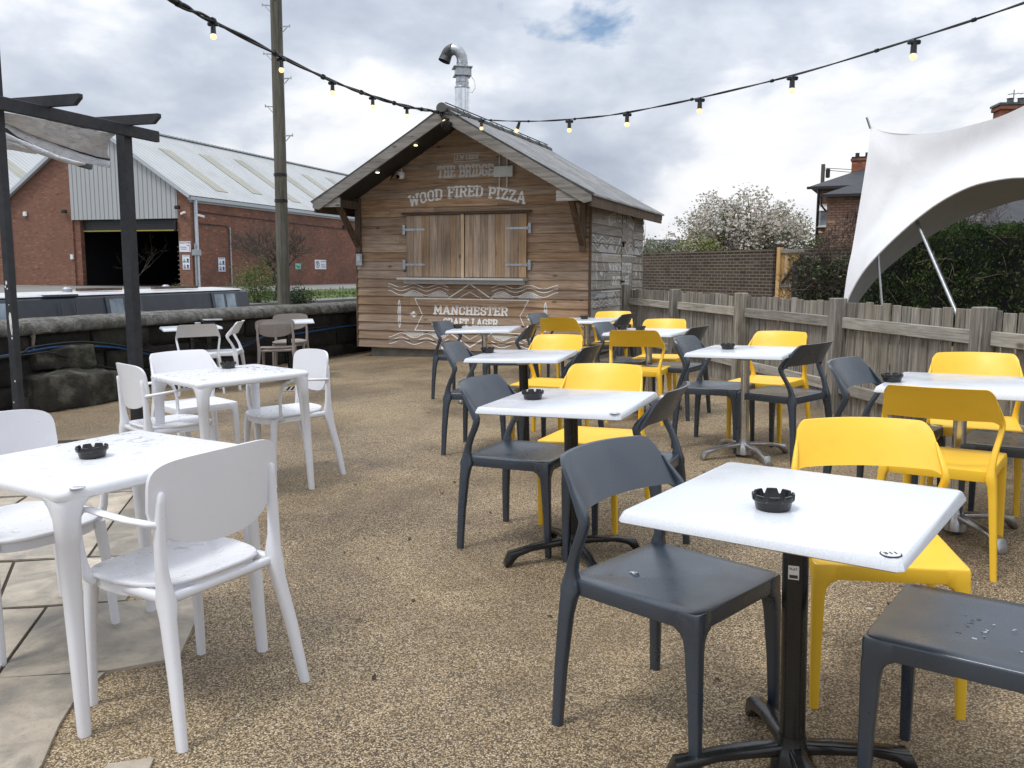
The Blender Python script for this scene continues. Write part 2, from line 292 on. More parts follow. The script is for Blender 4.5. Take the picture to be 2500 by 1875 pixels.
t = NT('rough_grass'); f = t.noise(1.5, 6, .7); t.base(t.ramp(f, [(.3, (.035, .055, .014)), (.55, (.085, .135, .03)), (.75, (.16, .21, .05))])); t.rough(.9); t.bump(t.noise(14, 4), 1, .1); MT['grass'] = t.m
t = NT('bare_earth'); f = t.noise(1.2, 6, .7); t.base(t.ramp(f, [(.3, (.05, .045, .03)), (.7, (.12, .11, .07))])); t.rough(.95); MT['earth'] = t.m
t = NT('canal_water'); t.base((.03, .035, .025)); t.rough(.05); t.bump(t.noise(6, 3), .15, .02); MT['canal'] = t.m
MT['boat'] = plain('slate_blue_boat_paint', (.045, .052, .065), .4, 0, .15, 3); MT['boatroof'] = plain('pale_boat_roof', (.55, .56, .58), .35, 0, .1, 3)
MT['winglass'] = plain('window_glass', (.30, .36, .42), .06, 0, .5, 2.0); MT['paleframe'] = plain('window_trim', (.08, .09, .11), .4)
def leafmat(name, stops, rough=.6, trans=True):
    t = NT(name); t.base(t.ramp(t.tint(), stops)); t.rough(rough)
    if trans:
        tr = t.n('ShaderNodeBsdfTranslucent'); mx = t.n('ShaderNodeMixShader'); mx.inputs[0].default_value = .25
        t.l(t.b.inputs['Base Color'].links[0].from_socket, tr.inputs[0]); t.l(t.b.outputs[0], mx.inputs[1]); t.l(tr.outputs[0], mx.inputs[2]); t.l(mx.outputs[0], t.out.inputs[0])
    return t.m
MT['conifer'] = leafmat('conifer_foliage', [(0, (.014, .028, .009)), (.5, (.038, .070, .020)), (.85, (.085, .125, .036)), (1, (.17, .20, .07))])
MT['twigs'] = leafmat('brown_twigs', [(0, (.035, .024, .020)), (.6, (.085, .062, .050)), (.9, (.15, .12, .10)), (1, (.05, .07, .02))], .8, False)
MT['willow'] = leafmat('spring_green_leaves', [(0, (.04, .06, .015)), (.6, (.10, .15, .035)), (1, (.20, .25, .07))])
MT['petals'] = leafmat('magnolia_petals', [(0, (.42, .34, .30)), (.4, (.66, .60, .54)), (1, (.84, .81, .74))])
MT['lime'] = leafmat('yellow_green_leaves', [(0, (.07, .08, .02)), (.6, (.16, .18, .04)), (1, (.28, .29, .10))])
MT['palebush'] = leafmat('pale_bush_leaves', [(0, (.07, .09, .04)), (.5, (.20, .22, .13)), (1, (.50, .50, .42))])
MT['ivy'] = leafmat('ivy_leaves', [(0, (.008, .016, .006)), (1, (.03, .05, .02))])
MT['litter'] = leafmat('dead_leaf_bits', [(0, (.02, .014, .008)), (.7, (.07, .045, .02)), (1, (.20, .17, .10))], .8, False)
MT['bark'] = plain('grey_bark', (.085, .07, .055), .9, 0, .4, 6)
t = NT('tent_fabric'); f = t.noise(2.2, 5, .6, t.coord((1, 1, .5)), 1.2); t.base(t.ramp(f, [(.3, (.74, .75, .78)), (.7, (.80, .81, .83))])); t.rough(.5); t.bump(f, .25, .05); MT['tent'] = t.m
MT['tent_shade'] = plain('shaded_tent_fabric', (.21, .225, .235), .8, 0, .06, 3)  # tent underside: shade put into a grey fabric colour
t = NT('canopy_fabric'); f = t.noise(6, 5, .6, t.coord((1, 1, 2.5)), 1.5); t.base(t.ramp(f, [(.3, (.58, .60, .64)), (.7, (.78, .80, .85))])); t.rough(.8); t.bump(f, .8, .05)
MT['cloth'] = t.m
t = NT('lit_bulb'); t.base((1, .85, .5)); t.b.inputs['Emission Color'].default_value = (1, .66, .22, 1); t.b.inputs['Emission Strength'].default_value = 1.35; MT['bulb'] = t.m
t = NT('lit_spot'); t.b.inputs['Emission Color'].default_value = (1, .95, .6, 1); t.b.inputs['Emission Strength'].default_value = 3; MT['spot'] = t.m
MT['chip'] = plain('bare_white_chip', (.7, .68, .66), .8)
MT['ridge'] = plain('ridge_tile', (.10, .10, .095), .8, 0, .3, 8, .4)
# ------------------------------------------------------------------ mesh helpers
class MB:
    def __init__(s): s.v = []; s.f = []; s.t = []
    def quad(s, pts, t=.5):
        k = len(s.v); s.v += [tuple(p) for p in pts]; s.f.append(tuple(range(k, k+len(pts)))); s.t.append(t)
    def grid(s, rows, close_u=False, close_v=False, cap=False, t=.5):
        nr, nc = len(rows), len(rows[0]); k = len(s.v)
        for r in rows: s.v += [tuple(p) for p in r]
        for i in range(nr if close_v else nr-1):
            for j in range(nc if close_u else nc-1):
                a = k+i*nc+j; b = k+i*nc+(j+1) % nc; c = k+((i+1) % nr)*nc+(j+1) % nc; d = k+((i+1) % nr)*nc+j
                s.f.append((a, b, c, d)); s.t.append(t)
        if cap:
            s.f.append(tuple(k+j for j in range(nc))[::-1]); s.t.append(t)
            s.f.append(tuple(k+(nr-1)*nc+j for j in range(nc))); s.t.append(t)
    def box(s, c, d, t=.5, M=None, bev=0.):
        x, y, z = c; a, b, h = d[0]/2, d[1]/2, d[2]/2
        if bev:
            n = 8; rows = []
            def ring(e, zz): 
                A, B = a-e, b-e; q = bev
                return [(x+sx*(A-(q if k else 0)), y+sy*(B-(0 if k else q)), zz) for sx, sy, k in ((1,-1,0),(1,1,0),(1,1,1),(-1,1,1),(-1,1,0),(-1,-1,0),(-1,-1,1),(1,-1,1))]
            rows = [ring(bev, z-h), ring(0, z-h+bev), ring(0, z+h-bev), ring(bev, z+h)]
            if M: rows = [[M @ Vector(p) for p in r] for r in rows]
            s.grid(rows, close_u=True, cap=True, t=t); return
        P = [(x+i*a, y+j*b, z+k*h) for i, j, k in ((-1,-1,-1),(1,-1,-1),(1,1,-1),(-1,1,-1),(-1,-1,1),(1,-1,1),(1,1,1),(-1,1,1))]
        if M: P = [M @ Vector(p) for p in P]
        k = len(s.v); s.v += [tuple(p) for p in P]
        for f in ((0,3,2,1),(4,5,6,7),(0,1,5,4),(1,2,6,5),(2,3,7,6),(3,0,4,7)): s.f.append(tuple(k+i for i in f)); s.t.append(t)
    def prism(s, poly, y0, y1, axis=1, t=.5):
        """extrude polygon of 2-D points along an axis (1: x,z polygon along y; 0: y,z along x; 2: x,y along z)"""
        def P(p, h): return {1: (p[0], h, p[1]), 0: (h, p[0], p[1]), 2: (p[0], p[1], h)}[axis]
        s.grid([[P(p, y0) for p in poly], [P(p, y1) for p in poly]], close_u=True, cap=True, t=t)
    def bar(s, a, b, w, h, up=(0, 0, 1), t=.5, bev=0.):
        a, b = Vector(a), Vector(b); d = b-a; L_ = d.length; d.normalize(); u = Vector(up); x = d.cross(u)
        if x.length < 1e-4: x = d.cross(Vector((0, 1, 0)))
        x.normalize(); z = x.cross(d); M = Matrix.Identity(4)
        for i, c in enumerate((x, d, z)): M.col[i][:3] = c
        M.col[3][:3] = (a+b)/2
        s.box((0, 0, 0), (w, L_, h), t, M, bev)
    def tube(s, path, r, n=8, cap=True, t=.5, flat=None):
        path = [Vector(p) for p in path]; rows = []; ref = None
        for i, p in enumerate(path):
            d = (path[min(i+1, len(path)-1)]-path[max(i-1, 0)]).normalized()
            if ref is None:
                ref = Vector((0, 0, 1)) if abs(d.z) < .9 else Vector((1, 0, 0))
            x = d.cross(ref).normalized(); y = x.cross(d); ref = y
            rr = r[i] if isinstance(r, (list, tuple)) else r
            ra, rb = (rr if isinstance(rr, tuple) else (rr, rr))
            rows.append([p+x*cos(2*pi*k/n)*ra+y*sin(2*pi*k/n)*rb for k in range(n)])
        s.grid(rows, close_u=True, cap=cap, t=t)
    def loft(s, secs, n=16, ex=3.2, t=.5):
        """secs: (x,y,z,halfx,halfy) horizontal superellipse sections"""
        rows = []
        for x, y, z, a, b in secs:
            r = []
            for k in range(n):
                th = 2*pi*k/n; c, q = cos(th), sin(th)
                r.append((x+a*math.copysign(abs(c)**(2/ex), c), y+b*math.copysign(abs(q)**(2/ex), q), z))
            rows.append(r)
        s.grid(rows, close_u=True, cap=True, t=t)
    def lathe(s, prof, n=24, c=(0, 0, 0), t=.5, cap=True):
        s.grid([[(c[0]+r*cos(2*pi*k/n), c[1]+r*sin(2*pi*k/n), c[2]+z) for k in range(n)] for r, z in prof], close_u=True, cap=cap, t=t)
    def build(s, name, mat, parent=None, angle=35, M=None):
        me = bpy.data.meshes.new(name); me.from_pydata(s.v, [], s.f)
        me.polygons.foreach_set('use_smooth', [True]*len(me.polygons))
        if angle is not None: me.set_sharp_from_angle(angle=R(angle))
        at = me.attributes.new('tint', 'FLOAT', 'FACE'); at.data.foreach_set('value', s.t)
        for m in (mat if isinstance(mat, (list, tuple)) else [mat]): me.materials.append(MT[m] if isinstance(m, str) else m)
        bm = bmesh.new(); bm.from_mesh(me); bmesh.ops.recalc_face_normals(bm, faces=bm.faces); bm.to_mesh(me); bm.free()
        o = bpy.data.objects.new(name, me); S.collection.objects.link(o)
        if parent: o.parent = parent
        if M is not None: o.matrix_world = M
        return o
def tag(o, label, cat, group=None):
    o['label'] = label; o['category'] = cat
    if group: o['group'] = group
    return o
def thing(name, label, cat, M=None, group=None):
    o = bpy.data.objects.new(name, None); S.collection.objects.link(o); o.empty_display_size = .1
    if M is not None: o.matrix_world = M
    return tag(o, label, cat, group)
def struct(o): o['kind'] = 'structure'; return o
def stuff(o): o['kind'] = 'stuff'; return o
def copy_tree(o, parent=None):
    c = o.copy(); S.collection.objects.link(c)
    if parent: c.parent = parent
    for ch in o.children: copy_tree(ch, c)
    return c
def TR(x, y, z=0., a=0.): return Matrix.Translation((x, y, z)) @ Matrix.Rotation(a, 4, 'Z')
def PT(x, y, z=0., a=0.): return PM @ TR(x, y, z, a)
RT = 'RT'
def text_obj(name, body, size, mat, M, parent=None, align='CENTER', bold=0., sx=1., ext=.0008):
    c = bpy.data.curves.new(name, 'FONT'); c.body = body; c.size = size; c.align_x = align; c.align_y = 'CENTER'; c.offset = bold; c.extrude = ext; c.resolution_u = 3
    tmp = bpy.data.objects.new(name, c); S.collection.objects.link(tmp)
    dg = bpy.context.evaluated_depsgraph_get(); me = bpy.data.meshes.new_from_object(tmp.evaluated_get(dg)); bpy.data.objects.remove(tmp)
    for v in me.vertices: v.co.x *= sx
    me.materials.clear(); me.materials.append(MT[mat]); o = bpy.data.objects.new(name, me); S.collection.objects.link(o)
    if parent: o.parent = parent
    o.matrix_local = M if parent else M
    return o
# ------------------------------------------------------------------ ground
m = MB(); m.quad([(-400, -60, -1.0), (400, -60, -1.0), (400, 900, -1.0), (-400, 900, -1.0)]); struct(m.build('ground', 'earth'))
# patio sheet (in its own sloping frame, left edge under the stone wall, right edge under the fence)
m = MB(); nx, ny = 12, 18
outl = [(-9.5, -2), (9, -2), (9, 14), (2.6, 19), (-2.2, 19), (-4.6, 12.3), (-6.2, 8), (-9.5, 4)]
m.prism(outl, -.5, 0, axis=2); struct(m.build('patio', 'gravel', M=PM))
# paving flags in the lower left
m = MB()
pav = [(-4.5, .9), (-1.16, .9), (-1.317, 2.214), (-1.378, 2.421), (-1.41, 2.582), (-1.385, 2.775), (-1.187, 2.861), (-1.25, 3.22), (-1.305, 3.445), (-1.614, 3.41), (-1.66, 3.6), (-1.53, 4.3), (-1.574, 4.641), (-2.3, 6.2), (-3.5, 7.1), (-5.4, 6.9), (-5.4, .9)]
m.prism([(x-(.04 if x > -2.4 else 0), y) for x, y in pav], -.1, .004, axis=2); struct(m.build('paving_bed', 'dirt', M=PM))
m = MB(); g = .001
def flag(p):
    cx = sum(q[0] for q in p)/len(p); cy = sum(q[1] for q in p)/len(p)
    q2 = []
    for x, y in p:
        d = sqrt((x-cx)**2+(y-cy)**2); k = (d-g)/d; q2.append((cx+(x-cx)*k, cy+(y-cy)*k))
    m.prism(q2, -.03, .010+random.uniform(0, .003), axis=2, t=random.random())
flag([(-1.18, .9), (-1.317, 2.214), (-1.378, 2.421), (-1.41, 2.582), (-1.40, 2.765), (-2.35, 2.70), (-2.3, .9)])
flag([(-1.40, 2.775), (-1.187, 2.861), (-1.25, 3.22), (-1.305, 3.445), (-1.614, 3.405), (-1.908, 3.36), (-1.75, 2.74)])
flag([(-1.765, 2.74), (-1.92, 3.355), (-2.5, 3.33), (-2.55, 2.69)])
flag([(-1.62, 3.42), (-1.66, 3.6), (-1.57, 4.0), (-2.04, 3.98), (-2.37, 3.94), (-2.12, 3.37)])
flag([(-2.135, 3.37), (-2.385, 3.94), (-3.1, 3.9), (-3.05, 3.35)])
flag([(-1.57, 4.01), (-1.51, 4.345), (-1.574, 4.641), (-1.75, 5.2), (-2.35, 5.236), (-2.2, 4.6), (-2.046, 4.0)])
flag([(-2.06, 4.0), (-2.21, 4.6), (-2.36, 5.236), (-3.0, 5.19), (-2.9, 4.6), (-2.8, 3.95)])
flag([(-2.815, 3.95), (-2.92, 4.6), (-3.02, 5.18), (-4.1, 5.1), (-4.1, 3.93)])
flag([(-2.36, 2.69), (-2.31, .9), (-3.6, .9), (-3.6, 2.66)]); flag([(-2.56, 2.7), (-2.52, 3.33), (-4.0, 3.32), (-4.0, 2.68)])
flag([(-1.76, 5.215), (-2.3, 6.15), (-2.9, 6.1), (-2.95, 5.21), (-2.4, 5.25)]); flag([(-2.97, 5.21), (-2.92, 6.1), (-3.6, 6.9), (-4.6, 6.8), (-4.6, 5.15)])
flag([(-3.62, .9), (-3.62, 2.66), (-5.3, 2.6), (-5.3, .9)]); flag([(-4.02, 2.68), (-4.02, 3.9), (-5.3, 3.9), (-5.3, 2.66)]); flag([(-3.07, 3.36), (-3.12, 3.9), (-4.0, 3.91), (-4.0, 3.34)]); flag([(-4.12, 3.93), (-4.12, 5.1), (-4.62, 5.15), (-5.3, 5.2), (-5.3, 3.93)])
flag([(-2.36, 6.17), (-3.0, 6.75), (-3.45, 7.0), (-3.55, 6.85), (-2.95, 6.12)]); flag([(-4.64, 5.17), (-4.64, 6.8), (-5.3, 6.8), (-5.3, 5.22)])
struct(m.build('paving', 'flags', M=PM))
m = MB(); m.prism([(-1.02, 2.24), (-1.135, 2.215), (-1.16, 2.0), (-.98, 2.0)], -.03, .008, axis=2, t=.6); struct(m.build('paving', 'flags', M=PM))
# far bank, canal
DQ = Vector((.3156, .9489, 0)); DE = Vector((.9489, -.3156, 0))       # canal / warehouse axes
def CQ(o, a, b, z): p = Vector(o)+DE*a+DQ*b; return (p.x, p.y, z)
WC = (-19.136, 52.0, .35)
m = MB(); m.quad([CQ((-5.5, 14, 0), -6.5, -40, -.55), CQ((-5.5, 14, 0), .7, -40, -.55), CQ((-5.5, 14, 0), .7, 200, -.55), CQ((-5.5, 14, 0), -6.5, 200, -.55)]); struct(m.build('canal_water', 'canal'))
m = MB()
m.prism([CQ((-5.5, 14, 0), *p, 0)[:2] for p in ((-120, -60), (-6.2, -60), (-6.2, 260), (-120, 260))], -1.2, .30, axis=2); struct(m.build('far_yard', 'yard'))
m = MB(); m.prism([CQ((-5.5, 14, 0), *p, 0)[:2] for p in ((.4, -30), (1.75, -30), (1.9, -7), (2.6, 1), (5.4, 4), (5.4, 240), (.4, 240))], -1.1, -.18, axis=2); struct(m.build('near_bank', 'earth'))
m = MB(); m.prism([(2.0, 14.6), (2.9, 9.7), (3.9, 4), (4.5, -6), (60, -6), (60, 120), (9, 120), (1.6, 18)], -1.1, .02, axis=2); struct(m.build('garden_ground', 'earth'))
# grass bank beside the towpath
m = MB(); rows = []
for i in range(60):
    r = []
    for j, (a, z) in enumerate(((-6.1, -.9), (-6.22, -.1), (-6.6, .18), (-7.6, .36), (-9.5, .40), (-12.0, .40), (-12.6, .30))):
        p = CQ((-5.5, 14, 0), a+random.uniform(-.1, .1), 12+i*1.6, z+random.uniform(-.03, .05)); r.append(p)
    rows.append(r)
m.grid(rows); struct(m.build('grass_bank', 'grass', angle=None))
m = MB(); random.seed(5)
for i in range(11000):
    b = 14+90*random.random()**1.4; a = random.uniform(-12.4, -6.3); z = .38-max(0, (a+7.6))*.20; h_ = random.uniform(.03, .11)*(1 if random.random() < .96 else 2.2)
    p = Vector(CQ((-5.5, 14, 0), a, b, z)); th = random.random()*pi; w = Vector((cos(th), sin(th), 0))*.05; d = Vector((random.uniform(-.06, .06), random.uniform(-.06, .06), h_))
    m.quad([p-w, p+w, p+d], random.random())
stuff(tag(m.build('grass_tufts', 'willow', angle=None), 'rough green grass along the far canal bank', 'grass'))
# ------------------------------------------------------------------ chairs
def snow_chair(label, mat, cat='chair', group=None):
    t = thing('stacking_chair', label, cat, None, group)
    # seat with apron
    m = MB(); n = 48
    def ring(sc, z, w=.213, d0=-.222, d1=.222, dip=0.):
        r = []; cy = (d0+d1)/2; hd = (d1-d0)/2; ex = 13
        for k in range(n):
            th = 2*pi*k/n; c, q = cos(th), sin(th)
            x = math.copysign(abs(c)**(2/ex), c); y = math.copysign(abs(q)**(2/ex), q)
            X, Y = x*w*sc, cy+y*hd*sc
            r.append((X, Y, z-dip*(1-x*x*sc*sc)*(1-.3*y)))
        return r
    m.grid([ring(.93, .432), ring(.95, .404), ring(.995, .404), ring(1.0, .408), ring(1.0, .443), ring(.994, .449), ring(.978, .4512, dip=.001), ring(.8, .4515, dip=.005), ring(.5, .4515, dip=.008), ring(.2, .4515, dip=.010)], close_u=True, cap=True)
    m.build('seat', mat, t, 50)
    # backrest
    m = MB(); nu, nt_ = 34, 10; F_, B_ = [], []
    for i in range(nt_+1):
        v = i/nt_; rf, rb = [], []
        for j in range(nu+1):
            s = sin(pi/2*(-1+2*j/nu)); a = abs(s)
            zb = .654-.003*a*a-.026*max(0, (a-.84)/.16)**2.2
            zt = .798-.004*a*a-.030*max(0, (a-.86)/.14)**2.6
            z = zb+(zt-zb)*v; q = (z-.60)/.19
            w = .237-.022*max(0, q)-.005*v*v
            y = -.124-.108*q-.050*(1-s*s)-.006*v**6
            th = .0075+.004*(1-v)
            rf.append((s*w, y+th, z)); rb.append((s*w*1.002, y-th, z))
        F_.append(rf); B_.append(rb)
    rows = F_+B_[::-1]
    m.grid(rows, close_v=True); k = len(F_)
    for j in (0, nu):
        for i in range(nt_): m.quad([F_[i][j], F_[i+1][j], B_[i+1][j], B_[i][j]])
    m.build('backrest', mat, t, 50)
    for s in (-1, 1):
        m = MB(); m.loft([(s*.203, .2105, 0, .0125, .0130), (s*.2005, .2075, .2, .0150, .0165), (s*.1975, .2025, .345, .0180, .0215), (s*.1950, .2000, .375, .0205, .0240), (s*.1890, .1940, .392, .0265, .0300), (s*.1790, .1840, .402, .0365, .0400), (s*.179, .184, .4405, .0365, .0400), (s*.178, .183, .4485, .0345, .0380)], ex=6.); m.build('leg', mat, t, 50)
    for s in (-1, 1):
        m = MB(); m.loft([(s*.240, -.240, 0, .0125, .016), (s*.230, -.230, .18, .0145, .0185), (s*.2195, -.216, .34, .0160, .0225), (s*.214, -.208, .392, .0175, .0265), (s*.208, -.203, .418, .021, .034), (s*.2075, -.203, .442, .0175, .026), (s*.209, -.201, .468, .0142, .0185), (s*.2125, -.191, .503, .0130, .0160), (s*.2185, -.173, .543, .0122, .0155), (s*.2255, -.151, .582, .0118, .0160), (s*.2310, -.1350, .616, .0112, .0162), (s*.2320, -.1300, .640, .0105, .0155), (s*.2292, -.1390, .662, .0094, .0130), (s*.2250, -.1570, .686, .0080, .0105), (s*.2208, -.1760, .710, .0062, .0080), (s*.217, -.192, .735, .003, .004)], ex=4.2); m.build('leg', mat, t, 50)
    return t
def arm_chair(label, mat, seatmat=None, arms=True, back='white', group=None):
    t = thing('armchair' if arms else 'perforated_chair', label, 'armchair' if arms else 'chair', None, group); sm = seatmat or mat
    m = MB(); n = 48
    def ring(sc, z, dip=0., grow=0.):
        r = []
        for k in range(n):
            th = 2*pi*k/n; c, q = cos(th), sin(th); ex = 3.4
            x = math.copysign(abs(c)**(2/ex), c); y = math.copysign(abs(q)**(2/ex), q)
            w = (.222 if y > 0 else .222-.035*abs(y))+grow
            r.append((x*w*sc, .012+y*(.225+grow)*sc, z-dip*(1-x*x*sc*sc)*(1-.4*y)+.012*max(0, -y)**3*sc-.010*max(0, y)**4*sc))
        return r
    m.grid([ring(.6, .425), ring(.98, .432), ring(1.0, .437), ring(1.0, .443), ring(.985, .447), ring(.8, .446, .006), ring(.5, .445, .010), ring(.2, .444, .012)], close_u=True, cap=True); m.build('seat', sm, t, 50)
    m = MB(); m.grid([ring(.94, .430), ring(.94, .398), ring(.86, .398), ring(.86, .430)], close_u=True, close_v=True); m.build('seat_frame', mat, t, 50)
    m = MB(); nn_ = 72; zc0, hb, ht, wmax = (.690, .138, .136, .233) if arms else (.700, .118, .100, .232); F_, B_ = [], []
    for i in range(11):
        k = max(.002, sin(pi/2*i/10)); rf, rb = [], []
        for j in range(nn_):
            th = 2*pi*j/nn_; c, q = cos(th), sin(th); ex = 6.2 if q > 0 else 2.35
            x = math.copysign(abs(c)**(2/ex), c); zz = math.copysign(abs(q)**(2/ex), q)
            x *= k; zz *= k; z = zc0+zz*(ht if zz > 0 else hb)-(.010*x*x if zz > 0 else 0); X = x*wmax*(1-.05*max(0, -zz)); qq = (z-.53)/.30
            y = -.170-.034*qq-.044*(1-min(1, x*x)); rf.append((X, y+.006, z)); rb.append((X, y-.006, z))
        F_.append(rf); B_.append(rb)
    m.grid(F_+B_[::-1], close_u=True, cap=True)
    m.build('backrest', mat if arms else 'taupe_holes', t, 50)
    for s in (-1, 1):
        m = MB(); m.loft([(s*.206, .208, 0, .014, .0145), (s*.199, .196, .25, .0165, .018), (s*.192, .182, .385, .020, .022), (s*.186, .172, .42, .026, .028)], ex=2.6); m.build('leg', mat, t, 50)
        m = MB(); m.loft([(s*.238, -.268, 0, .0145, .0165), (s*.222, -.238, .2, .017, .021), (s*.206, -.206, .36, .0195, .026), (s*.202, -.198, .41, .023, .034), (s*.203, -.196, .45, .019, .027), (s*.208, -.198, .50, .0165, .020), (s*.209, -.200, .58, .0155, .0165), (s*.206, -.203, .65, .0145, .0150), (s*.203, -.207, .70, .013, .013), (s*.2015, -.211, .728, .010, .011), (s*.2015, -.213, .735, .004, .005)], ex=2.6); m.build('leg', mat, t, 50)
        m = MB(); m.bar((s*.198, -.19, .418), (s*.187, .17, .416), .03, .034, bev=.008); m.build('side_rail', mat, t, 50)
        if arms:
            m = MB(); m.tube([(s*.208, -.203, .640), (s*.230, -.182, .645), (s*.248, -.12, .652), (s*.256, -.03, .660), (s*.254, .05, .664), (s*.250, .105, .655), (s*.246, .135, .63), (s*.242, .148, .59), (s*.236, .152, .53), (s*.230, .150, .47), (s*.222, .142, .435), (s*.205, .135, .418)],
                [(.012, .012), (.016, .010), (.019, .0085), (.019, .008), (.018, .008), (.016, .009), (.015, .010), (.014, .010), (.014, .010), (.015, .011), (.016, .013), (.016, .012)], 12); m.build('armrest', mat, t, 60)
    m = MB(); m.bar((-.19, -.192, .415), (.19, -.192, .415), .026, .03, bev=.007); m.bar((-.18, .168, .415), (.18, .168, .415), .026, .026, bev=.007); m.build('cross_rail', mat, t, 50)
    return t
# positions in the patio frame: x, y, heading (deg), colour, label
SNOW = [
 (.448, 2.373, -135.6, 'charcoal', 'charcoal chair left of the front table numbered 311, two water drops on its seat'),
 (.054, 4.121, -117.2, 'charcoal', 'charcoal chair at the left side of the second table from the front'),
 (.501, 3.882, 65.4, 'charcoal', 'charcoal chair seen from behind at the right side of the second table from the front'),
 (.41, 4.469, 153.6, 'yellow', 'yellow chair facing us on the far side of the second table from the front'),
 (.272, 6.654, 152.5, 'yellow', 'yellow chair facing us on the far side of the third table with the black pole'),
 (-.212, 6.298, -106.4, 'charcoal', 'charcoal chair at the left end of the third table with the black pole'),
 (.331, 5.991, 65.4, 'charcoal', 'charcoal chair at the right end of the third table with the black pole'),
 (-.514, 9.029, -113.7, 'charcoal', 'charcoal chair farthest left in front of the wooden hut'),
 (-.015, 8.481, 75.6, 'charcoal', 'charcoal chair at the right end of the leftmost table in front of the hut'),
 (.613, 9.45, -27, 'yellow', 'yellow chair with its back to us just right of the painted hut slogan'),
 (.52, 10.15, -122.4, 'charcoal', 'charcoal chair half hidden behind a yellow chair against the painted hut wall'),
 (1.17, 10.05, 165, 'yellow', 'yellow chair facing us farthest back beside the grey side of the hut'),
 (1.11, 9.85, 62, 'charcoal', 'charcoal chair seen from behind at the farthest table beside the hut corner'),
 (1.084, 8.151, -119.0, 'charcoal', 'charcoal chair at the left of the far table with two ashtrays'),
 (1.439, 8.343, 156.5, 'yellow', 'yellow chair facing us behind the far table with two ashtrays, in front of the fence'),
 (1.437, 7.608, 55.2, 'charcoal', 'charcoal chair seen from behind at the right of the far table with two ashtrays'),
 (1.122, 7.415, -23.6, 'yellow', 'yellow chair with its back to us beside the far table with two ashtrays'),
 (1.494, 6.245, -122.1, 'charcoal', 'charcoal chair to the left of the chrome legged table beside the fence'),
 (1.929, 6.471, 138, 'yellow', 'yellow chair facing us behind the chrome legged table beside the fence'),
 (1.85, 5.843, 40.2, 'charcoal', 'charcoal chair seen from behind at the right of the chrome legged table beside the fence'),
 (1.986, 4.489, -133.9, 'charcoal', 'charcoal chair standing by the fence at the left corner of the rightmost table'),
 (1.924, 3.76, -36.8, 'yellow', 'yellow chair with its back to us on the near side of the rightmost table'),
 (2.49, 4.584, 153.9, 'yellow', 'yellow chair facing us on the fence side of the rightmost table'),
 (2.43, 4.08, 54, 'charcoal', 'charcoal chair at the right edge of the photo, its seat under the rightmost table'),
 (1.124, 2.605, 168.5, 'yellow', 'yellow chair facing us behind the front table numbered 311'),
 (1.115, 1.965, 52.1, 'charcoal', 'charcoal chair in the bottom right corner with rain drops on its seat'),
 (-2.24, 6.03, -138, 'white', 'white armless chair facing us behind the middle white table'),
 (-3.60, 9.93, 18.6, 'white', 'white armless chair with its back to us at the table by the stone wall'),
 (-3.45, 10.2, 97.9, 'white', 'white armless chair turned sideways to the left at the table by the stone wall'),
]
GRP = {'charcoal': 'charcoal chairs around the terrace tables', 'yellow': 'yellow chairs around the terrace tables', 'white': 'white armless chairs by the wall'}
proto = {}
for x, y, a, col, lab in SNOW:
    if col not in proto: o = proto[col] = snow_chair(lab, col, group=GRP[col])
    else: o = copy_tree(proto[col]); o['label'] = lab
    o.matrix_world = PT(x, y, 0, R(a))
ARM = [
 (-1.06, 2.63, 58, 'white armchair with its back to us in the left foreground, wet seat'),
 (-1.494, 5.62, 130.8, 'white armchair at the right of the middle white table, facing left'),
 (-2.136, 5.279, -47.9, 'white armchair at the left of the middle white table, one arm reaching right'),
 (-1.84, 3.14, -127, 'white armchair cut by the left edge of the photo behind the front white table'),
]
p0 = None
for x, y, a, lab in ARM:
    if p0 is None: o = p0 = arm_chair(lab, 'white', 'white_wet', group='white armchairs')
    else: o = copy_tree(p0); o['label'] = lab
    o.matrix_world = PT(x, y, 0, R(a))
p0 = None
for x, y, a, lab in ((-2.88, 10.62, 10, 'perforated taupe chair with its back to us in front of the small wall table'), (-2.95, 11.5, 188, 'perforated taupe chair between the small white table and the stone wall')):
    if p0 is None: o = p0 = arm_chair(lab, 'taupe', arms=False, group='taupe chairs by the stone wall')
    else: o = copy_tree(p0); o['label'] = lab
    o.matrix_world = PT(x, y, 0, R(a))
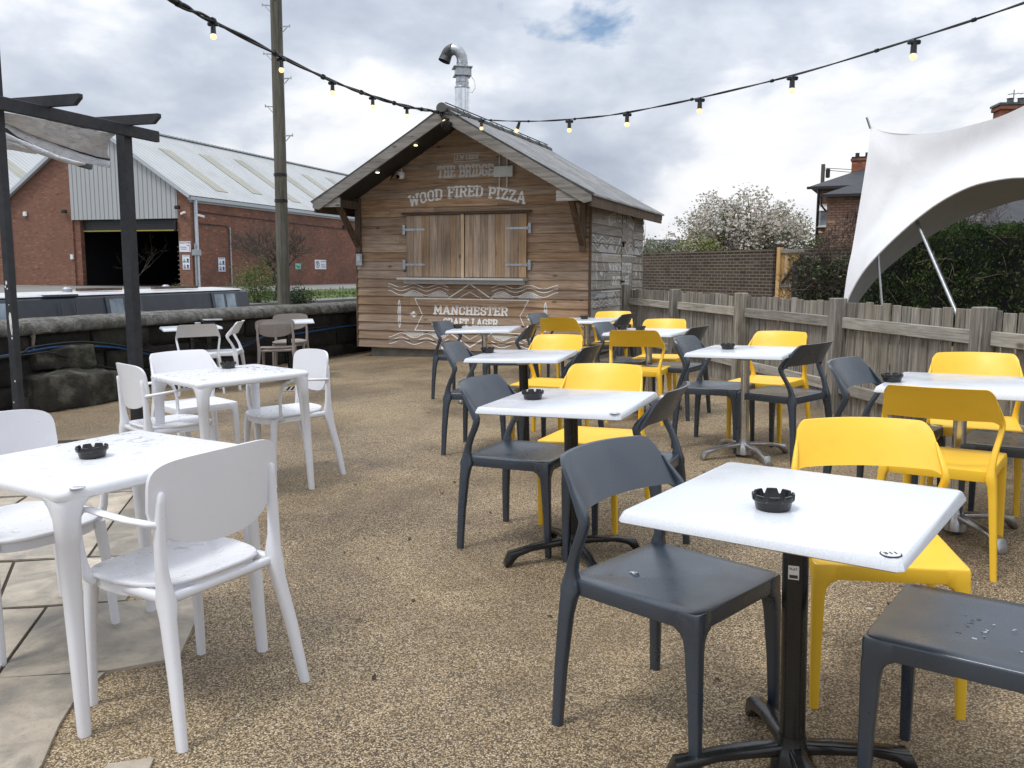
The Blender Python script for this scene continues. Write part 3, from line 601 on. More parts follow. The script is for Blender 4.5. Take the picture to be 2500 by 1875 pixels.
# ------------------------------------------------------------------ tables
def pedestal(label, metal, size=.65, aleg=0.):
    t = thing('pedestal_table', label, 'table', None, 'square pedestal tables'); h = size/2
    m = MB()
    def sq(e, z, c=.012):
        w = h-e; return [(sx*(w-(c if k else 0)), sy*(w-(0 if k else c)), z) for sx, sy, k in ((1,-1,0),(1,1,0),(1,1,1),(-1,1,1),(-1,1,0),(-1,-1,0),(-1,-1,1),(1,-1,1))]
    m.grid([sq(.006, .712), sq(0, .716), sq(.001, .722), sq(.008, .738), sq(.0105, .7405), sq(.014, .7415)], close_u=True, cap=True); m.build('tabletop', 'laminate', t, 40)
    m = MB(); pm = 'black_metal' if metal == 'black' else 'chrome'; r = .032 if metal == 'black' else .03
    m.lathe([(r, .05), (r, .70)], 24); m.build('pole', pm, t)
    m = MB(); m.box((0, 0, .700), (.16, .05, .014), bev=.003); m.box((0, 0, .7005), (.05, .16, .012), bev=.003); m.lathe([(.048, .672), (.05, .69), (.06, .6995)], 16); m.build('top_bracket', 'galv', t)
    m = MB(); m.lathe([(.055, .02), (.052, .06), (.043, .085), (.036, .10), (.034, .125)], 20); m.build('hub', 'black_metal' if metal == 'black' else 'alu', t)
    for k in range(4):
        c, s = cos(aleg+k*pi/2), sin(aleg+k*pi/2); m = MB(); rows = []
        prof = [(.03, .085, .020, .03), (.10, .083, .026, .026), (.20, .074, .025, .022), (.265, .058, .026, .026), (.305, .035, .029, .030), (.322, .016, .027, .016), (.326, .008, .023, .006)]
        for d, z, w, hh in prof:
            r_ = []
            for q in range(12):
                th = 2*pi*q/12; xx, zz = cos(th), sin(th); xx = math.copysign(abs(xx)**.45, xx); zz = math.copysign(abs(zz)**.45, zz)
                r_.append((c*d-s*w*xx, s*d+c*w*xx, max(0.003, z+hh*zz*.55 if d < .3 else z*1.0+z*zz*.9)))
            rows.append(r_)
        m.grid(rows, close_u=True, cap=True); m.build('foot_arm', 'black_metal' if metal == 'black' else 'alu', t, 50)
    return t
PED = [
 (.700, 2.082, -37.7, 'black', 14, 'white square table in the right foreground with the number 311 on its corner'),
 (.261, 3.827, -23.5, 'black', 28, 'white square table on a black cross base, second from the front'),
 (.082, 5.938, -17.2, 'black', 20, 'white square table on a black pole, third back, ashtray on its left edge'),
 (-.264, 8.70, -11.4, 'chrome', 20, 'white square table directly in front of the painted craft lager panel'),
 (1.597, 5.851, -31.4, 'chrome', 20, 'white square table on a chrome cross base beside the wooden fence'),
 (2.14, 4.06, -35.7, 'chrome', 20, 'white square table running off the right edge of the photo'),
 (.86, 9.75, -25, 'chrome', 20, 'white square table farthest back at the corner of the hut'),
 (1.25, 7.80, -30, 'chrome', 20, 'white square table near the far fence posts carrying two ashtrays'),
 (-3.80, 10.25, 26, 'black', 20, 'white square table beside the stone wall with two white chairs'),
 (-2.84, 11.02, 14, 'black', 20, 'white square table by the stone wall between two taupe chairs'),
]
pp = {}
for x, y, a, me_, al, lab in PED:
    if me_ not in pp: o = pp[me_] = pedestal(lab, me_, aleg=R(al+25))
    else: o = copy_tree(pp[me_]); o['label'] = lab
    o.matrix_world = PT(x, y, 0, R(a))
    if lab.endswith('311 on its corner'): T311 = o
    if 'second from the front' in lab: T2 = o
def disc(parent, px, py, pm, txt, ink='ink', rot=0.):
    # px,py patio coordinates -> parent local
    M = Matrix.LocRotScale(Vector((0, 0, 0)), None, None)
    loc = parent.matrix_world.inverted() @ PM @ Vector((px, py, .742)); loc.z = pm
    m = MB(); m.lathe([(.0215, 0), (.0215, .0012), (.018, .0016)], 28); o = m.build('number_disc', 'ink' if ink == 'ink' else 'wornink', parent); o.matrix_local = Matrix.Translation((loc.x, loc.y, pm))
    m = MB(); m.lathe([(.0185, .0014), (.0185, .0024)], 28); d = m.build('disc_face', 'disc', o)
    text_obj('disc_number', txt, .019, ink, Matrix.Translation((0, 0, .0028)) @ Matrix.Rotation(rot, 4, 'Z'), o, bold=.0006, ext=.0002, sx=1.05)
# ashtrays
def ashtray(label):
    m = MB(); n = 64; rows = []
    def ring(r, z, notch=0.):
        o = []
        for k in range(n):
            q = (k % 8)
            zz = z-(notch if q in (0, 1) else 0.)
            o.append((r*cos(2*pi*k/n), r*sin(2*pi*k/n), zz))
        return o
    m.grid([ring(.036, .0), ring(.0405, .002), ring(.0425, .010), ring(.044, .020), ring(.0475, .0215), ring(.0495, .024), ring(.0505, .036, .011), ring(.0495, .0385, .0125), ring(.0450, .0385, .0125), ring(.0445, .036, .011), ring(.041, .012), ring(.037, .006)], close_u=True, cap=True)
    return tag(m.build('ashtray', 'ashtray', angle=28), label, 'ashtray', 'black notched ashtrays')
ASH = [(.62, 2.013, .742, 'black notched ashtray in the middle of the front table numbered 311'), (.093, 3.864, .742, 'black ashtray on the second table from the front on the right'),
 (-.165, 6.10, .742, 'black ashtray at the left edge of the third table back'), (-.535, 8.76, .742, 'black ashtray on the table in front of the painted lager sign'),
 (1.498, 5.936, .742, 'black ashtray on the chrome legged table by the fence'), (1.84, 4.134, .742, 'black ashtray on the left corner of the rightmost table'),
 (.84, 9.80, .742, 'black ashtray on the farthest table at the hut corner'), (1.185, 7.88, .742, 'black ashtray, the right one of two on the far table near the fence'), (1.04, 8.02, .742, 'black ashtray, the left one of two on the far table near the fence'),
 (-1.399, 2.812, .7425, 'black ashtray on the front white moulded table'), (-1.815, 5.50, .7425, 'black ashtray on the middle white moulded table')]
a0 = None
for i, (x, y, z, lab) in enumerate(ASH):
    if a0 is None: o = a0 = ashtray(lab)
    else: o = a0.copy(); S.collection.objects.link(o); o['label'] = lab
    o.matrix_world = PT(x, y, z, i*.37+.12)
# moulded white tables
def moulded(label):
    s_ = .71; t = thing('moulded_table', label, 'table', None, 'white moulded four legged tables'); h = s_/2; m = MB()
    def sq(e, z, c=.035, n=5):
        w = h-e; r = []
        for sx, sy, st in ((1, 1, 0), (-1, 1, pi/2), (-1, -1, pi), (1, -1, 3*pi/2)):
            for k in range(n): th = st+pi/2*k/(n-1); r.append((sx*(w-c)+c*cos(th), sy*(w-c)+c*sin(th), z))
        return r
    m.grid([sq(.02, .700), sq(.004, .708), sq(0, .720), sq(.002, .732), sq(.010, .7405), sq(.02, .7420)], close_u=True, cap=True); m.build('tabletop', 'white_top', t, 40)
    for sx in (-1, 1):
        for sy in (-1, 1):
            m = MB(); q = h-.037
            m.loft([(sx*(q+.012), sy*(q+.012), 0, .018, .018), (sx*(q+.006), sy*(q+.006), .3, .023, .023), (sx*q, sy*q, .58, .029, .029), (sx*(q-.001), sy*(q-.001), .581, .031, .031), (sx*(q-.003), sy*(q-.003), .65, .034, .034), (sx*(q-.010), sy*(q-.010), .685, .045, .045), (sx*(q-.022), sy*(q-.022), .703, .058, .058), (sx*(q-.035), sy*(q-.035), .712, .072, .072)], ex=2.5); m.build('leg', 'white', t, 60)
    return t
mt1 = moulded('wet white moulded table in the left foreground'); mt2 = copy_tree(mt1); mt2['label'] = 'white moulded table in the middle left, ringed by three white chairs'
mt1.matrix_world = PT(-1.372, 2.839, 0, R(-33.9)); mt2.matrix_world = PT(-1.73, 5.255, 0, R(-46.6))
disc(T311, .752, 1.668, .7412, '311', rot=R(37.7)); disc(T2, .411, 3.429, .7412, '310', 'wornink', R(23))
disc(mt1, -1.241, 2.393, .7418, '327', 'wornink', R(30)); disc(mt2, -1.762, 4.889, .7418, '326', 'wornink', R(40))
m = MB(); m.box((0, -.0325, .565), (.026, .002, .036), bev=.0008); st = m.build('sticker', 'disc', T311); st.rotation_euler = (0, 0, R(12))
m = MB(); m.box((0, -.0342, .555), (.020, .001, .008)); o = m.build('sticker_print', 'ink', st)
text_obj('sticker_text', 'FLAT', .009, 'ink', Matrix.Translation((0, -.0342, .574)) @ Matrix.Rotation(R(90), 4, 'X'), st, ext=.0002)
# rain drops
m = MB(); random.seed(11)
def drop(x, y, z, r, q=1.3):
    th = random.random()*pi; n = 10; rows = []
    for i in range(4):
        ph = i/3*pi/2; rr = r*cos(ph)+1e-5; zz = r*.32*sin(ph)
        rows.append([(x+(rr*q*cos(2*pi*k/n)*cos(th)-rr*sin(2*pi*k/n)*sin(th))*(1+.25*sin(3*k)), y+(rr*q*cos(2*pi*k/n)*sin(th)+rr*sin(2*pi*k/n)*cos(th)), z+zz) for k in range(n)])
    m.grid(rows, close_u=True, cap=True)
for i in range(22): drop(random.gauss(.02, .06), random.gauss(.02, .07), .4435, random.uniform(.0025, .0065), random.uniform(1.1, 2.2))
for i in range(9): drop(random.uniform(-.17, .17), random.uniform(-.15, .17), .4445, random.uniform(.002, .005))
o = m.build('rain_drops', 'drop', angle=60, M=PT(1.115, 1.965, 0, R(52.1))); stuff(tag(o, 'rain drops scattered over the charcoal seat in the bottom right corner', 'water drops'))
m = MB(); drop(.05, -.10, .4435, .013, 1.7); drop(.11, -.14, .4440, .006, 1.5)
o = m.build('rain_drops', 'drop', angle=60, M=PT(.448, 2.373, 0, R(-135.6))); stuff(tag(o, 'two puddled rain drops on the front charcoal seat', 'water drops'))
# drain cover on the patio
t = thing('drain_cover', 'dark slotted drain cover set in the gravel behind the white armchair', 'drain cover', PT(-2.40, 9.96, 0, R(8)))
m = MB(); m.box((0, 0, .004), (.52, .36, .012), bev=.003); m.build('frame', 'concrete', t)
m = MB()
for i in range(9): m.box((-.2+i*.05, 0, .0125), (.022, .28, .008))
m.build('grating', 'black_metal', t)
# ------------------------------------------------------------------ wooden hut
HA = .379; HL = Vector((-2.455, 13.8, 0)); HW, HD = 3.82, 3.22
HM = Matrix.Translation(HL) @ Matrix.Rotation(-HA, 4, 'Z')          # local x along the front, y into the hut, z up
hut = thing('wooden_hut', 'timber clad pizza hut with gable roof, closed shutters and white painted lettering', 'hut', HM)
BS = .1352; ZB = .128; EZ = 2.39; PKZ = 3.61; SLP = (PKZ-EZ)/(HW/2+.25); LAP = .022
def zroof(u): return PKZ-.03-abs(u-HW/2)*SLP-.07
def prof(z):                                                         # how far the lapped board stands out at height z
    q = ((z-ZB)/BS) % 1.0; return LAP*(1-q)+.004
random.seed(21)
m = MB(); z = ZB; k = 0
while z < PKZ-.15:
    zt = z+BS; cuts = [0, HW]
    if random.random() < .75: cuts.insert(1, random.uniform(.5, HW-.5))
    if random.random() < .25: cuts = sorted(cuts+[random.uniform(.4, HW-.4)])
    for a, b in zip(cuts[:-1], cuts[1:]):
        b2 = b-.002 if b < HW else b
        def xl(zz): return max(a, HW/2-(PKZ-.10-zz)/SLP)
        def xr(zz): return min(b2, HW/2+(PKZ-.10-zz)/SLP)
        a0_, b0_, a1_, b1_ = xl(z), xr(z), xl(zt), xr(zt)
        if b0_ <= a0_: continue
        if b1_ < a1_: a1_ = b1_ = (a1_+b1_)/2
        ns = 3; lo, hi = [], []
        m.grid([[(a0_, 0, z), (b0_, 0, z)], [(a0_, -LAP, z), (b0_, -LAP, z)], [(a0_, -LAP, z+.002), (b0_, -LAP, z+.002)], [(a1_, -.002, zt), (b1_, -.002, zt)]], t=random.random())
    z = zt
m.build('front_cladding', 'siding', hut, 20)
# right side boards and door
m = MB(); z = ZB
while z < 2.33:
    zt = min(z+BS, 2.36)
    for a, b in ((0, 1.715), (2.455, HD)):
        if z > 2.19 and a == 0: b = HD
        elif z > 2.19: continue
        m.grid([[(HW, a, z), (HW, b, z)], [(HW+LAP, a, z), (HW+LAP, b, z)], [(HW+LAP, a, z+.002), (HW+LAP, b, z+.002)], [(HW+.002, a, zt), (HW+.002, b, zt)]], t=random.random())
    z = zt
m.build('side_cladding', 'siding_side', hut, 20)
m = MB(); z = ZB
m.quad([(0, 0, ZB), (0, HD, ZB), (0, HD, 2.36), (0, 0, 2.36)]); m.prism([(0, ZB), (HW, ZB), (HW, 2.36), (HW/2, PKZ-.1), (0, 2.36)], HD-.03, HD)
m.quad([(HW-.01, 0, ZB), (HW-.01, HD-.04, ZB), (HW-.01, HD-.04, 2.36), (HW-.01, 0, 2.36)]); m.build('rear_wall', 'darkwood', hut)
m = MB(); m.box((HW/2+.06, HD/2+.02, -.12), (HW-.20, HD-.16, .50), bev=.01); m.build('stone_base', 'concrete', hut)
m = MB(); m.box((HW+.012, -.012, 1.24), (.032, .032, 2.23)); m.box((-.012, -.010, 1.24), (.026, .03, 2.23)); m.build('corner_post', 'darkwood', hut)
m = MB()
for i in range(7): m.box((HW+.012, 1.725+.052+i*.1035, 1.16), (.022, .1005, 2.05), t=random.random(), bev=.002)
dr = m.build('door', 'siding_side', hut)
for z in (.55, 1.82): m = MB(); m.box((HW+.027, 2.30, z), (.006, .30, .035)); m.box((HW+.028, 2.50, z), (.008, .05, .12)); m.build('hinge', 'galv', dr)
m = MB(); m.box((HW+.035, 1.78, 1.80), (.03, .14, .03)); m.box((HW+.036, 1.77, 1.76), (.022, .03, .06)); m.build('bolt', 'black_metal', dr)
m = MB(); m.box((HW+.035, 1.78, 1.18), (.03, .12, .03)); m.box((HW+.04, 1.84, 1.10), (.03, .05, .06), bev=.006); m.lathe([(.02, 0), (.022, .03), (.012, .05)], 12, (HW+.04, 1.80, 1.02)); m.build('padlock', 'black_metal', dr)
# shutters
for side, (a, b) in enumerate(((.905, 1.885), (1.897, 2.878))):
    m = MB(); n = 8; ws = [random.uniform(.8, 1.2) for _ in range(n)]; tot = sum(ws); x = a
    for w in ws:
        w = w/tot*(b-a); m.box((x+w/2, -.046, 1.703), (w-.003, .024, .925), t=random.random(), bev=.002); x += w
    sh = m.build('shutter', 'shutter', hut)
    for z in (1.955, 1.425):
        m = MB(); x0 = .905 if side == 0 else 2.878; d = 1 if side == 0 else -1
        m.bar((x0-d*.02, -.062, z), (x0+d*.32, -.062, z), .006, .032, up=(0, 0, 1)); m.box((x0-d*.045, -.052, z), (.045, .012, .15), bev=.003)
        for q in (.05, .16, .27): m.tube([(x0+d*q, -.064, z), (x0+d*q, -.070, z)], .008, 8)
        m.tube([(x0-d*.018, -.064, z-.03), (x0-d*.018, -.064, z+.03)], .009, 8)
        m.build('hinge', 'galv', sh)
m = MB(); m.box((1.862, -.066, 1.705), (.045, .014, .94), t=.7); m.build('cover_strip', 'newwood', hut)
m = MB(); m.prism([(-.03, 2.185), (-.095, 2.178), (-.095, 2.192), (-.03, 2.215)], .835, 2.945, axis=0); m.build('drip_ledge', 'darkwood', hut)
m = MB(); m.box((1.865, -.135, 1.213), (2.07, .22, .032), bev=.003); m.box((1.865, -.07, 1.165), (1.98, .06, .06)); m.build('counter_shelf', 'sill', hut)
# roof: corrugated sheets, ridge tiles, soffit, barge boards, brackets
V0, V1 = -.82, 3.62
def roof(side):
    m = MB(); n = 61*6; rows = []
    for q in range(6):
        f = q/5*(HW/2+.29); r = []
        for i in range(n+1):
            v = V0+(V1-V0)*i/n; h_ = .019*cos(2*pi*(v-V0)/.0735); u = HW/2+side*f
            r.append((u+side*h_*.5, v, PKZ-.045-f*SLP+h_*.87+.012*((q % 5) == 0)))
        rows.append(r)
    m.grid(rows); return m.build('roof_sheet', 'corr', hut, None)
for s in (-1, 1):
    ro = roof(s)
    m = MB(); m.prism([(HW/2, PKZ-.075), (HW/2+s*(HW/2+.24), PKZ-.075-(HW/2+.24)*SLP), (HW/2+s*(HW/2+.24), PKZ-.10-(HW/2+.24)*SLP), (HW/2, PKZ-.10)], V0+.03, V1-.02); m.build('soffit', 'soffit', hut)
    for v in (V0+.012, V1-.03):
        m = MB(); e = HW/2+.255; m.prism([(HW/2, PKZ-.055), (HW/2+s*e, PKZ-.055-e*SLP), (HW/2+s*(e+.0), PKZ-.135-e*SLP), (HW/2+s*(e-.10), PKZ-.215-(e-.10)*SLP), (HW/2, PKZ-.215)], v-.014, v+.014)
        m.build('barge_board', 'oldwood', hut)
    m = MB(); m.prism([(HW/2+s*(HW/2+.252), EZ-.045), (HW/2+s*(HW/2+.225), EZ-.045), (HW/2+s*(HW/2+.225), EZ-.20), (HW/2+s*(HW/2+.252), EZ-.20)], V0+.03, V1-.04); m.build('fascia', 'darkwood', hut)
    x = 0.045 if s < 0 else HW-.10
    m = MB(); m.box((x+.01, -.055, 2.03), (.085, .055, .83), t=.5, bev=.004); m.box((x+.01, -.40, 2.335), (.07, .74, .11), t=.3); m.bar((x+.01, -.075, 1.72), (x+.01, -.62, 2.31), .065, .075, up=(1, 0, 0), t=.4); m.build('bracket', 'darkwood', hut)
    m = MB(); m.box((x+.01+s*.03, V0+.035, 2.335), (.36, .03, .14), t=.9); m.build('eaves_block', 'oldwood', hut)
m = MB(); V = V0-.04; i = 0
while V < V1:
    a, b = V, min(V+.42, V1+.02); rows = []
    for v, r in ((a, .078), (a+.035, .078), (a+.036, .069), (b-.003, .069)):
        rows.append([(HW/2+r*cos(th), v, PKZ-.045+r*sin(th)*.95) for th in [(-.25+1.5*k/12)*pi for k in range(13)]])
    m.grid(rows, close_u=True, cap=True); V = b; i += 1
m.build('ridge_tiles', 'ridge', hut)
m = MB(); m.tube([(HW/2+.055, V0-.02, PKZ+.025), (HW/2+.06, 0, PKZ+.025), (HW/2+.055, 1.2, PKZ+.028), (HW/2+.06, 2.4, PKZ+.025), (HW/2+.055, 3.4, PKZ+.025)], .008, 6)
for v in (-.3, .35, .95, 1.6, 2.3, 2.9): m.tube([(HW/2+.06, v, PKZ+.03), (HW/2+.085, v+.02, PKZ-.02), (HW/2+.12, v+.02, PKZ-.10)], .006, 5)
m.build('ridge_cable', 'cable', hut)
# flue
fl = MB(); fu, fv = 1.55, .6; pts = []
n = 48; rows = []
for z in (3.3, 4.13): rows.append([(fu+(.108+.006*(k % 2))*cos(2*pi*k/n), fv+(.108+.006*(k % 2))*sin(2*pi*k/n), z) for k in range(n)])
fl.grid(rows, close_u=True, cap=True); flue = fl.build('flue', 'flue', hut, 20)
m = MB(); m.lathe([(.115, 4.12), (.118, 4.14), (.112, 4.15), (.100, 4.16), (.100, 4.21), (.104, 4.215), (.098, 4.225), (.095, 4.27), (.095, 4.30)], 32, (fu, fv, 0)); m.build('flue_collar', 'galv', flue)
m = MB(); MBX = TR(fu, fv, 0, R(45-12)); m.box((0, 0, 4.37), (.21, .21, .12), M=MBX, bev=.003); m.box((0, 0, 4.43), (.29, .29, .012), M=MBX); m.box((0, 0, 4.31), (.26, .26, .014), M=MBX); m.box((.12, -.03, 4.37), (.03, .08, .09), M=MBX, bev=.004); m.build('damper_box', 'galv', flue)
m = MB(); m.tube([(fu+.15, fv, 4.30), (fu+.21, fv, 4.22), (fu+.22, fv, 4.12), (fu+.17, fv, 4.05), (fu+.12, fv, 4.06)], .006, 6); m.build('flue_cable', 'camwhite', flue)
m = MB(); m.lathe([(.088, 4.43), (.092, 4.45), (.086, 4.455), (.086, 4.50), (.090, 4.505), (.084, 4.51)], 28, (fu, fv, 0))
el = []; 
for k in range(13):
    th = pi*k/12*.86; el.append((fu-.14+.14*cos(th), fv-.03*sin(th), 4.51+.15*sin(th)+.05))
m.tube([(fu, fv, 4.50), (fu, fv, 4.54)]+el[:8], .083, 24, cap=False); m.build('flue_elbow', 'galv', flue)
m = MB(); last = el[7:]; m.tube([Vector(p) for p in last]+[Vector(last[-1])+Vector((-.025, -.02, -.08))], [.086]*(len(last)-1)+[.088, .095], 24, cap=False); m.tube([Vector(last[-1]), Vector(last[-1])+Vector((-.015, -.012, -.04))], .08, 20); m.build('flue_outlet', 'soot', flue)
# fittings on the front
m = MB(); m.box((2.512, -.050, 2.77), (.30, .045, .155), bev=.004); jb = m.build('junction_box', 'box', hut)
for x in (2.445, 2.565): m = MB(); m.tube([(x, -.04, 2.55), (x, -.04, 3.13-(x-2.4)*.5)], .011, 8); m.build('conduit', 'box', jb)
m = MB(); m.lathe([(.0, -.06), (.04, -.055), (.055, -.03), (.058, 0), (.055, .035), (.04, .05)], 20, (.86, -.12, 2.77)); m.box((.84, -.05, 2.80), (.06, .06, .06), bev=.01); m.tube([(.86, -.10, 2.81), (.86, -.10, 2.86)], .01, 6); ca = m.build('security_camera', 'camwhite', hut)
m = MB(); m.tube([(.84, -.165, 2.745), (.832, -.185, 2.735)], .028, 14); m.build('lens', 'blackglass', ca)
m = MB(); m.box((.075, -.07, 1.50), (.105, .05, .19), bev=.006); me_ = m.build('key_safe', 'galv', hut); m = MB(); m.box((.075, -.098, 1.52), (.06, .008, .08), bev=.002); m.build('key_safe_cover', 'box', me_)
for u, v in ((.648, -.45), (1.292, -.45)):
    zz = PKZ-.102-abs(u-HW/2)*SLP; m = MB(); m.lathe([(.026, -.012), (.026, .0)], 14, (u, v, zz-.01)); m.build('spotlight', 'spot', hut)
m = MB(); m.lathe([(.05, 0), (.075, .03), (.08, .09), (.03, .12)], 16, (1.99, -.86, 3.27)); m.build('apex_junction', 'black_metal', hut)
# ---- painted lettering, cut board by board so that it lies on the lapped cladding
GL = {
 'A': (.82, [[(.10, .02), (.41, .98), (.72, .02)], [(.24, .34), (.58, .34)], [(0, .06), (.22, .06)], [(.60, .06), (.82, .06)]]),
 'B': (.70, [[(.14, 0), (.14, 1)], [(.0, .93), (.48, .93), (.60, .80), (.60, .64), (.48, .53), (.14, .53)], [(.48, .53), (.63, .41), (.63, .20), (.50, .07), (0, .07)]]),
 'C': (.66, [[(.60, .68), (.60, .80), (.46, .93), (.24, .93), (.10, .80), (.10, .20), (.24, .07), (.46, .07), (.60, .20), (.60, .32)]]),
 'D': (.70, [[(.14, 0), (.14, 1)], [(0, .93), (.46, .93), (.62, .78), (.62, .22), (.46, .07), (0, .07)]]),
 'E': (.64, [[(.14, 0), (.14, 1)], [(0, .93), (.60, .93)], [(.14, .51), (.48, .51)], [(0, .07), (.60, .07)], [(.57, .93), (.57, .76)], [(.57, .07), (.57, .24)]]),
 'F': (.62, [[(.14, 0), (.14, 1)], [(0, .93), (.60, .93)], [(.14, .51), (.46, .51)], [(0, .05), (.30, .05)], [(.57, .93), (.57, .76)]]),
 'G': (.70, [[(.62, .72), (.60, .80), (.46, .93), (.24, .93), (.10, .80), (.10, .20), (.24, .07), (.46, .07), (.61, .18), (.61, .44), (.40, .44)]]),
 'H': (.76, [[(.15, 0), (.15, 1)], [(.61, 0), (.61, 1)], [(.15, .5), (.61, .5)], [(0, .05), (.30, .05)], [(.46, .05), (.76, .05)], [(0, .95), (.30, .95)], [(.46, .95), (.76, .95)]]),
 'I': (.34, [[(.17, 0), (.17, 1)], [(0, .05), (.34, .05)], [(0, .95), (.34, .95)]]),
 'J': (.52, [[(.38, 1), (.38, .2), (.26, .07), (.14, .07), (.04, .2)], [(.2, .95), (.52, .95)]]),
 'L': (.60, [[(.15, 0), (.15, 1)], [(0, .07), (.56, .07), (.56, .26)], [(0, .95), (.30, .95)]]),
 'M': (.92, [[(.14, 0), (.14, 1), (.46, .34), (.78, 1), (.78, 0)], [(0, .05), (.28, .05)], [(.64, .05), (.92, .05)]]),
 'N': (.78, [[(.14, 0), (.14, .96), (.64, .04), (.64, 1)], [(0, .05), (.28, .05)], [(.50, .95), (.78, .95)]]),
 'O': (.68, [[(.24, .93), (.44, .93), (.58, .80), (.58, .20), (.44, .07), (.24, .07), (.10, .20), (.10, .80), (.24, .93)]]),
 'P': (.66, [[(.14, 0), (.14, 1)], [(0, .93), (.48, .93), (.60, .80), (.60, .58), (.48, .45), (.14, .45)], [(0, .05), (.30, .05)]]),
 'R': (.72, [[(.14, 0), (.14, 1)], [(0, .93), (.48, .93), (.60, .80), (.60, .60), (.48, .49), (.14, .49)], [(.42, .49), (.64, .0)], [(0, .05), (.28, .05)]]),
 'S': (.62, [[(.55, .72), (.55, .82), (.43, .93), (.20, .93), (.09, .82), (.09, .64), (.20, .54), (.43, .48), (.55, .37), (.55, .18), (.43, .07), (.20, .07), (.08, .18), (.08, .30)]]),
 'T': (.66, [[(.33, 0), (.33, 1)], [(0, .93), (.66, .93)], [(.04, .93), (.04, .74)], [(.62, .93), (.62, .74)], [(.18, .05), (.48, .05)]]),
 'W': (1.0, [[(.10, 1), (.28, .04), (.50, .80), (.72, .04), (.90, 1)], [(0, .95), (.24, .95)], [(.76, .95), (1.0, .95)]]),
 'Z': (.64, [[(.06, .78), (.06, .93), (.56, .93), (.08, .07), (.60, .07), (.60, .24)]]),
 '.': (.22, [[(.08, .07), (.14, .07)]]), ' ': (.36, [])}
def strokes(txt, w, h, th, fit, gap=.10):
    """quads (2-D) of a word laid out in a box w x h"""
    tot = sum(GL[c][0] for c in txt)+gap*(len(txt)-1); sx = w/tot; out = []; x = 0
    for c in txt:
        for line in GL[c][1]:
            for (a, b), (c2, d) in zip(line[:-1], line[1:]):
                p = Vector(((x+a)*sx, b*h)); q = Vector(((x+c2)*sx, d*h)); dd = (q-p)
                if dd.length < 1e-5: continue
                u = dd.normalized(); nn_ = Vector((-u.y, u.x))*th*h*(.5 if abs(u.x) < .7 else .40); e = u*th*h*.32
                out.append([p-e-nn_, q+e-nn_, q+e+nn_, p-e+nn_])
        x += GL[c][0]+gap
    return out
def seg(p, q, w):
    p, q = Vector(p), Vector(q); u = (q-p).normalized(); n_ = Vector((-u.y, u.x))*w/2; e = u*w*.3
    return [p-e-n_, q+e-n_, q+e+n_, p-e+n_]
def clip(poly, k, c, sign):
    out = []
    for i in range(len(poly)):
        a, b = poly[i], poly[(i+1) % len(poly)]; da, db = sign*(a[k]-c), sign*(b[k]-c)
        if da >= 0: out.append(a)
        if (da >= 0) != (db >= 0): f = da/(da-db); out.append(a+(b-a)*f)
    return out
def paint(name, polys, mat, side=False, subs=True, umax=None, clipu=None):
    m = MB(); kk = 0
    for P in polys:
        kk += 1; eps = .0012+.00022*(kk % 9)
        zs = [p[1] for p in P]; k0 = int((min(zs)-ZB)//BS); k1 = int((max(zs)-ZB)//BS)
        for k in range(k0, k1+1):
            z0, z1 = ZB+k*BS+.0025, ZB+(k+1)*BS-.0015
            q = clip(clip(P, 1, z0, 1), 1, z1, -1) if len(P) > 2 else []
            if clipu: q = clip(clip(q, 0, clipu[0], 1), 0, clipu[1], -1) if len(q) > 2 else []
            if len(q) < 3: continue
            if not side: m.quad([(p[0], -(LAP*(1-(p[1]-(ZB+k*BS))/BS)+.001+eps), p[1]) for p in q])
            else:
                for lo, hi, flat in ((-1, 1.715, 0), (1.727, 2.45, 1), (2.457, 9, 0)):
                    r = clip(clip(q, 0, lo, 1), 0, hi, -1)
                    if len(r) < 3: continue
                    m.quad([(HW+((.0245+eps) if flat else (LAP*(1-(p[1]-(ZB+k*BS))/BS)+.001+eps)), p[0], p[1]) for p in r])
    return m.build(name, mat, hut, None)
def arch(polys, u0, w, base, top0, h):
    """lift a straight word into the shallow arch painted over the hatch"""
    res = []
    for P in polys:
        r = []
        for p in P:
            s = (p[0]-w/2)/(w/2); lift = (1-s*s)*.125; r.append(Vector((u0+p[0]+(-s*.022*(1-p[1]/h)*1.), base+lift+p[1])))
        res.append(r)
    return res
def subdiv(P, n=3):
    a, b, c, d = P; return [[a+(b-a)*i/n, a+(b-a)*(i+1)/n, d+(c-d)*(i+1)/n, d+(c-d)*i/n] for i in range(n)]
wf = [q for P in strokes('WOOD FIRED PIZZA', 1.93, .160, .20, 0) for q in subdiv(P)]
for a, b in ((.9, 1.53), (1.53, 2.24), (2.24, 2.9)): paint('painted_lettering', [P for P in arch(wf, .928, 1.93, 2.300, 0, .16) if a <= sum(p[0] for p in P)/4 < b], 'whitepaint')
tb = [[Vector((p[0]+1.43, p[1]+2.722)) for p in P] for P in strokes('THE BRIDGE', .905, .168, .175, 0)]
for a, b in ((1.3, 1.74), (1.74, 2.6)): paint('painted_lettering', [P for P in tb if a <= sum(p[0] for p in P)/4 < b], 'greypaint')
paint('painted_lettering', [[Vector((p[0]+1.735, p[1]+2.970)) for p in P] for P in strokes('J.W.LEES', .345, .066, .24, 0)], 'greypaint')
paint('painted_border', [seg(a, b, .010) for a, b in (((1.70, 2.945), (2.10, 2.945)), ((1.70, 3.062), (2.10, 3.062)), ((1.70, 2.945), (1.712, 3.003)), ((1.712, 3.003), (1.70, 3.062)), ((2.10, 2.945), (2.088, 3.003)), ((2.088, 3.003), (2.10, 3.062)))], 'greypaint')
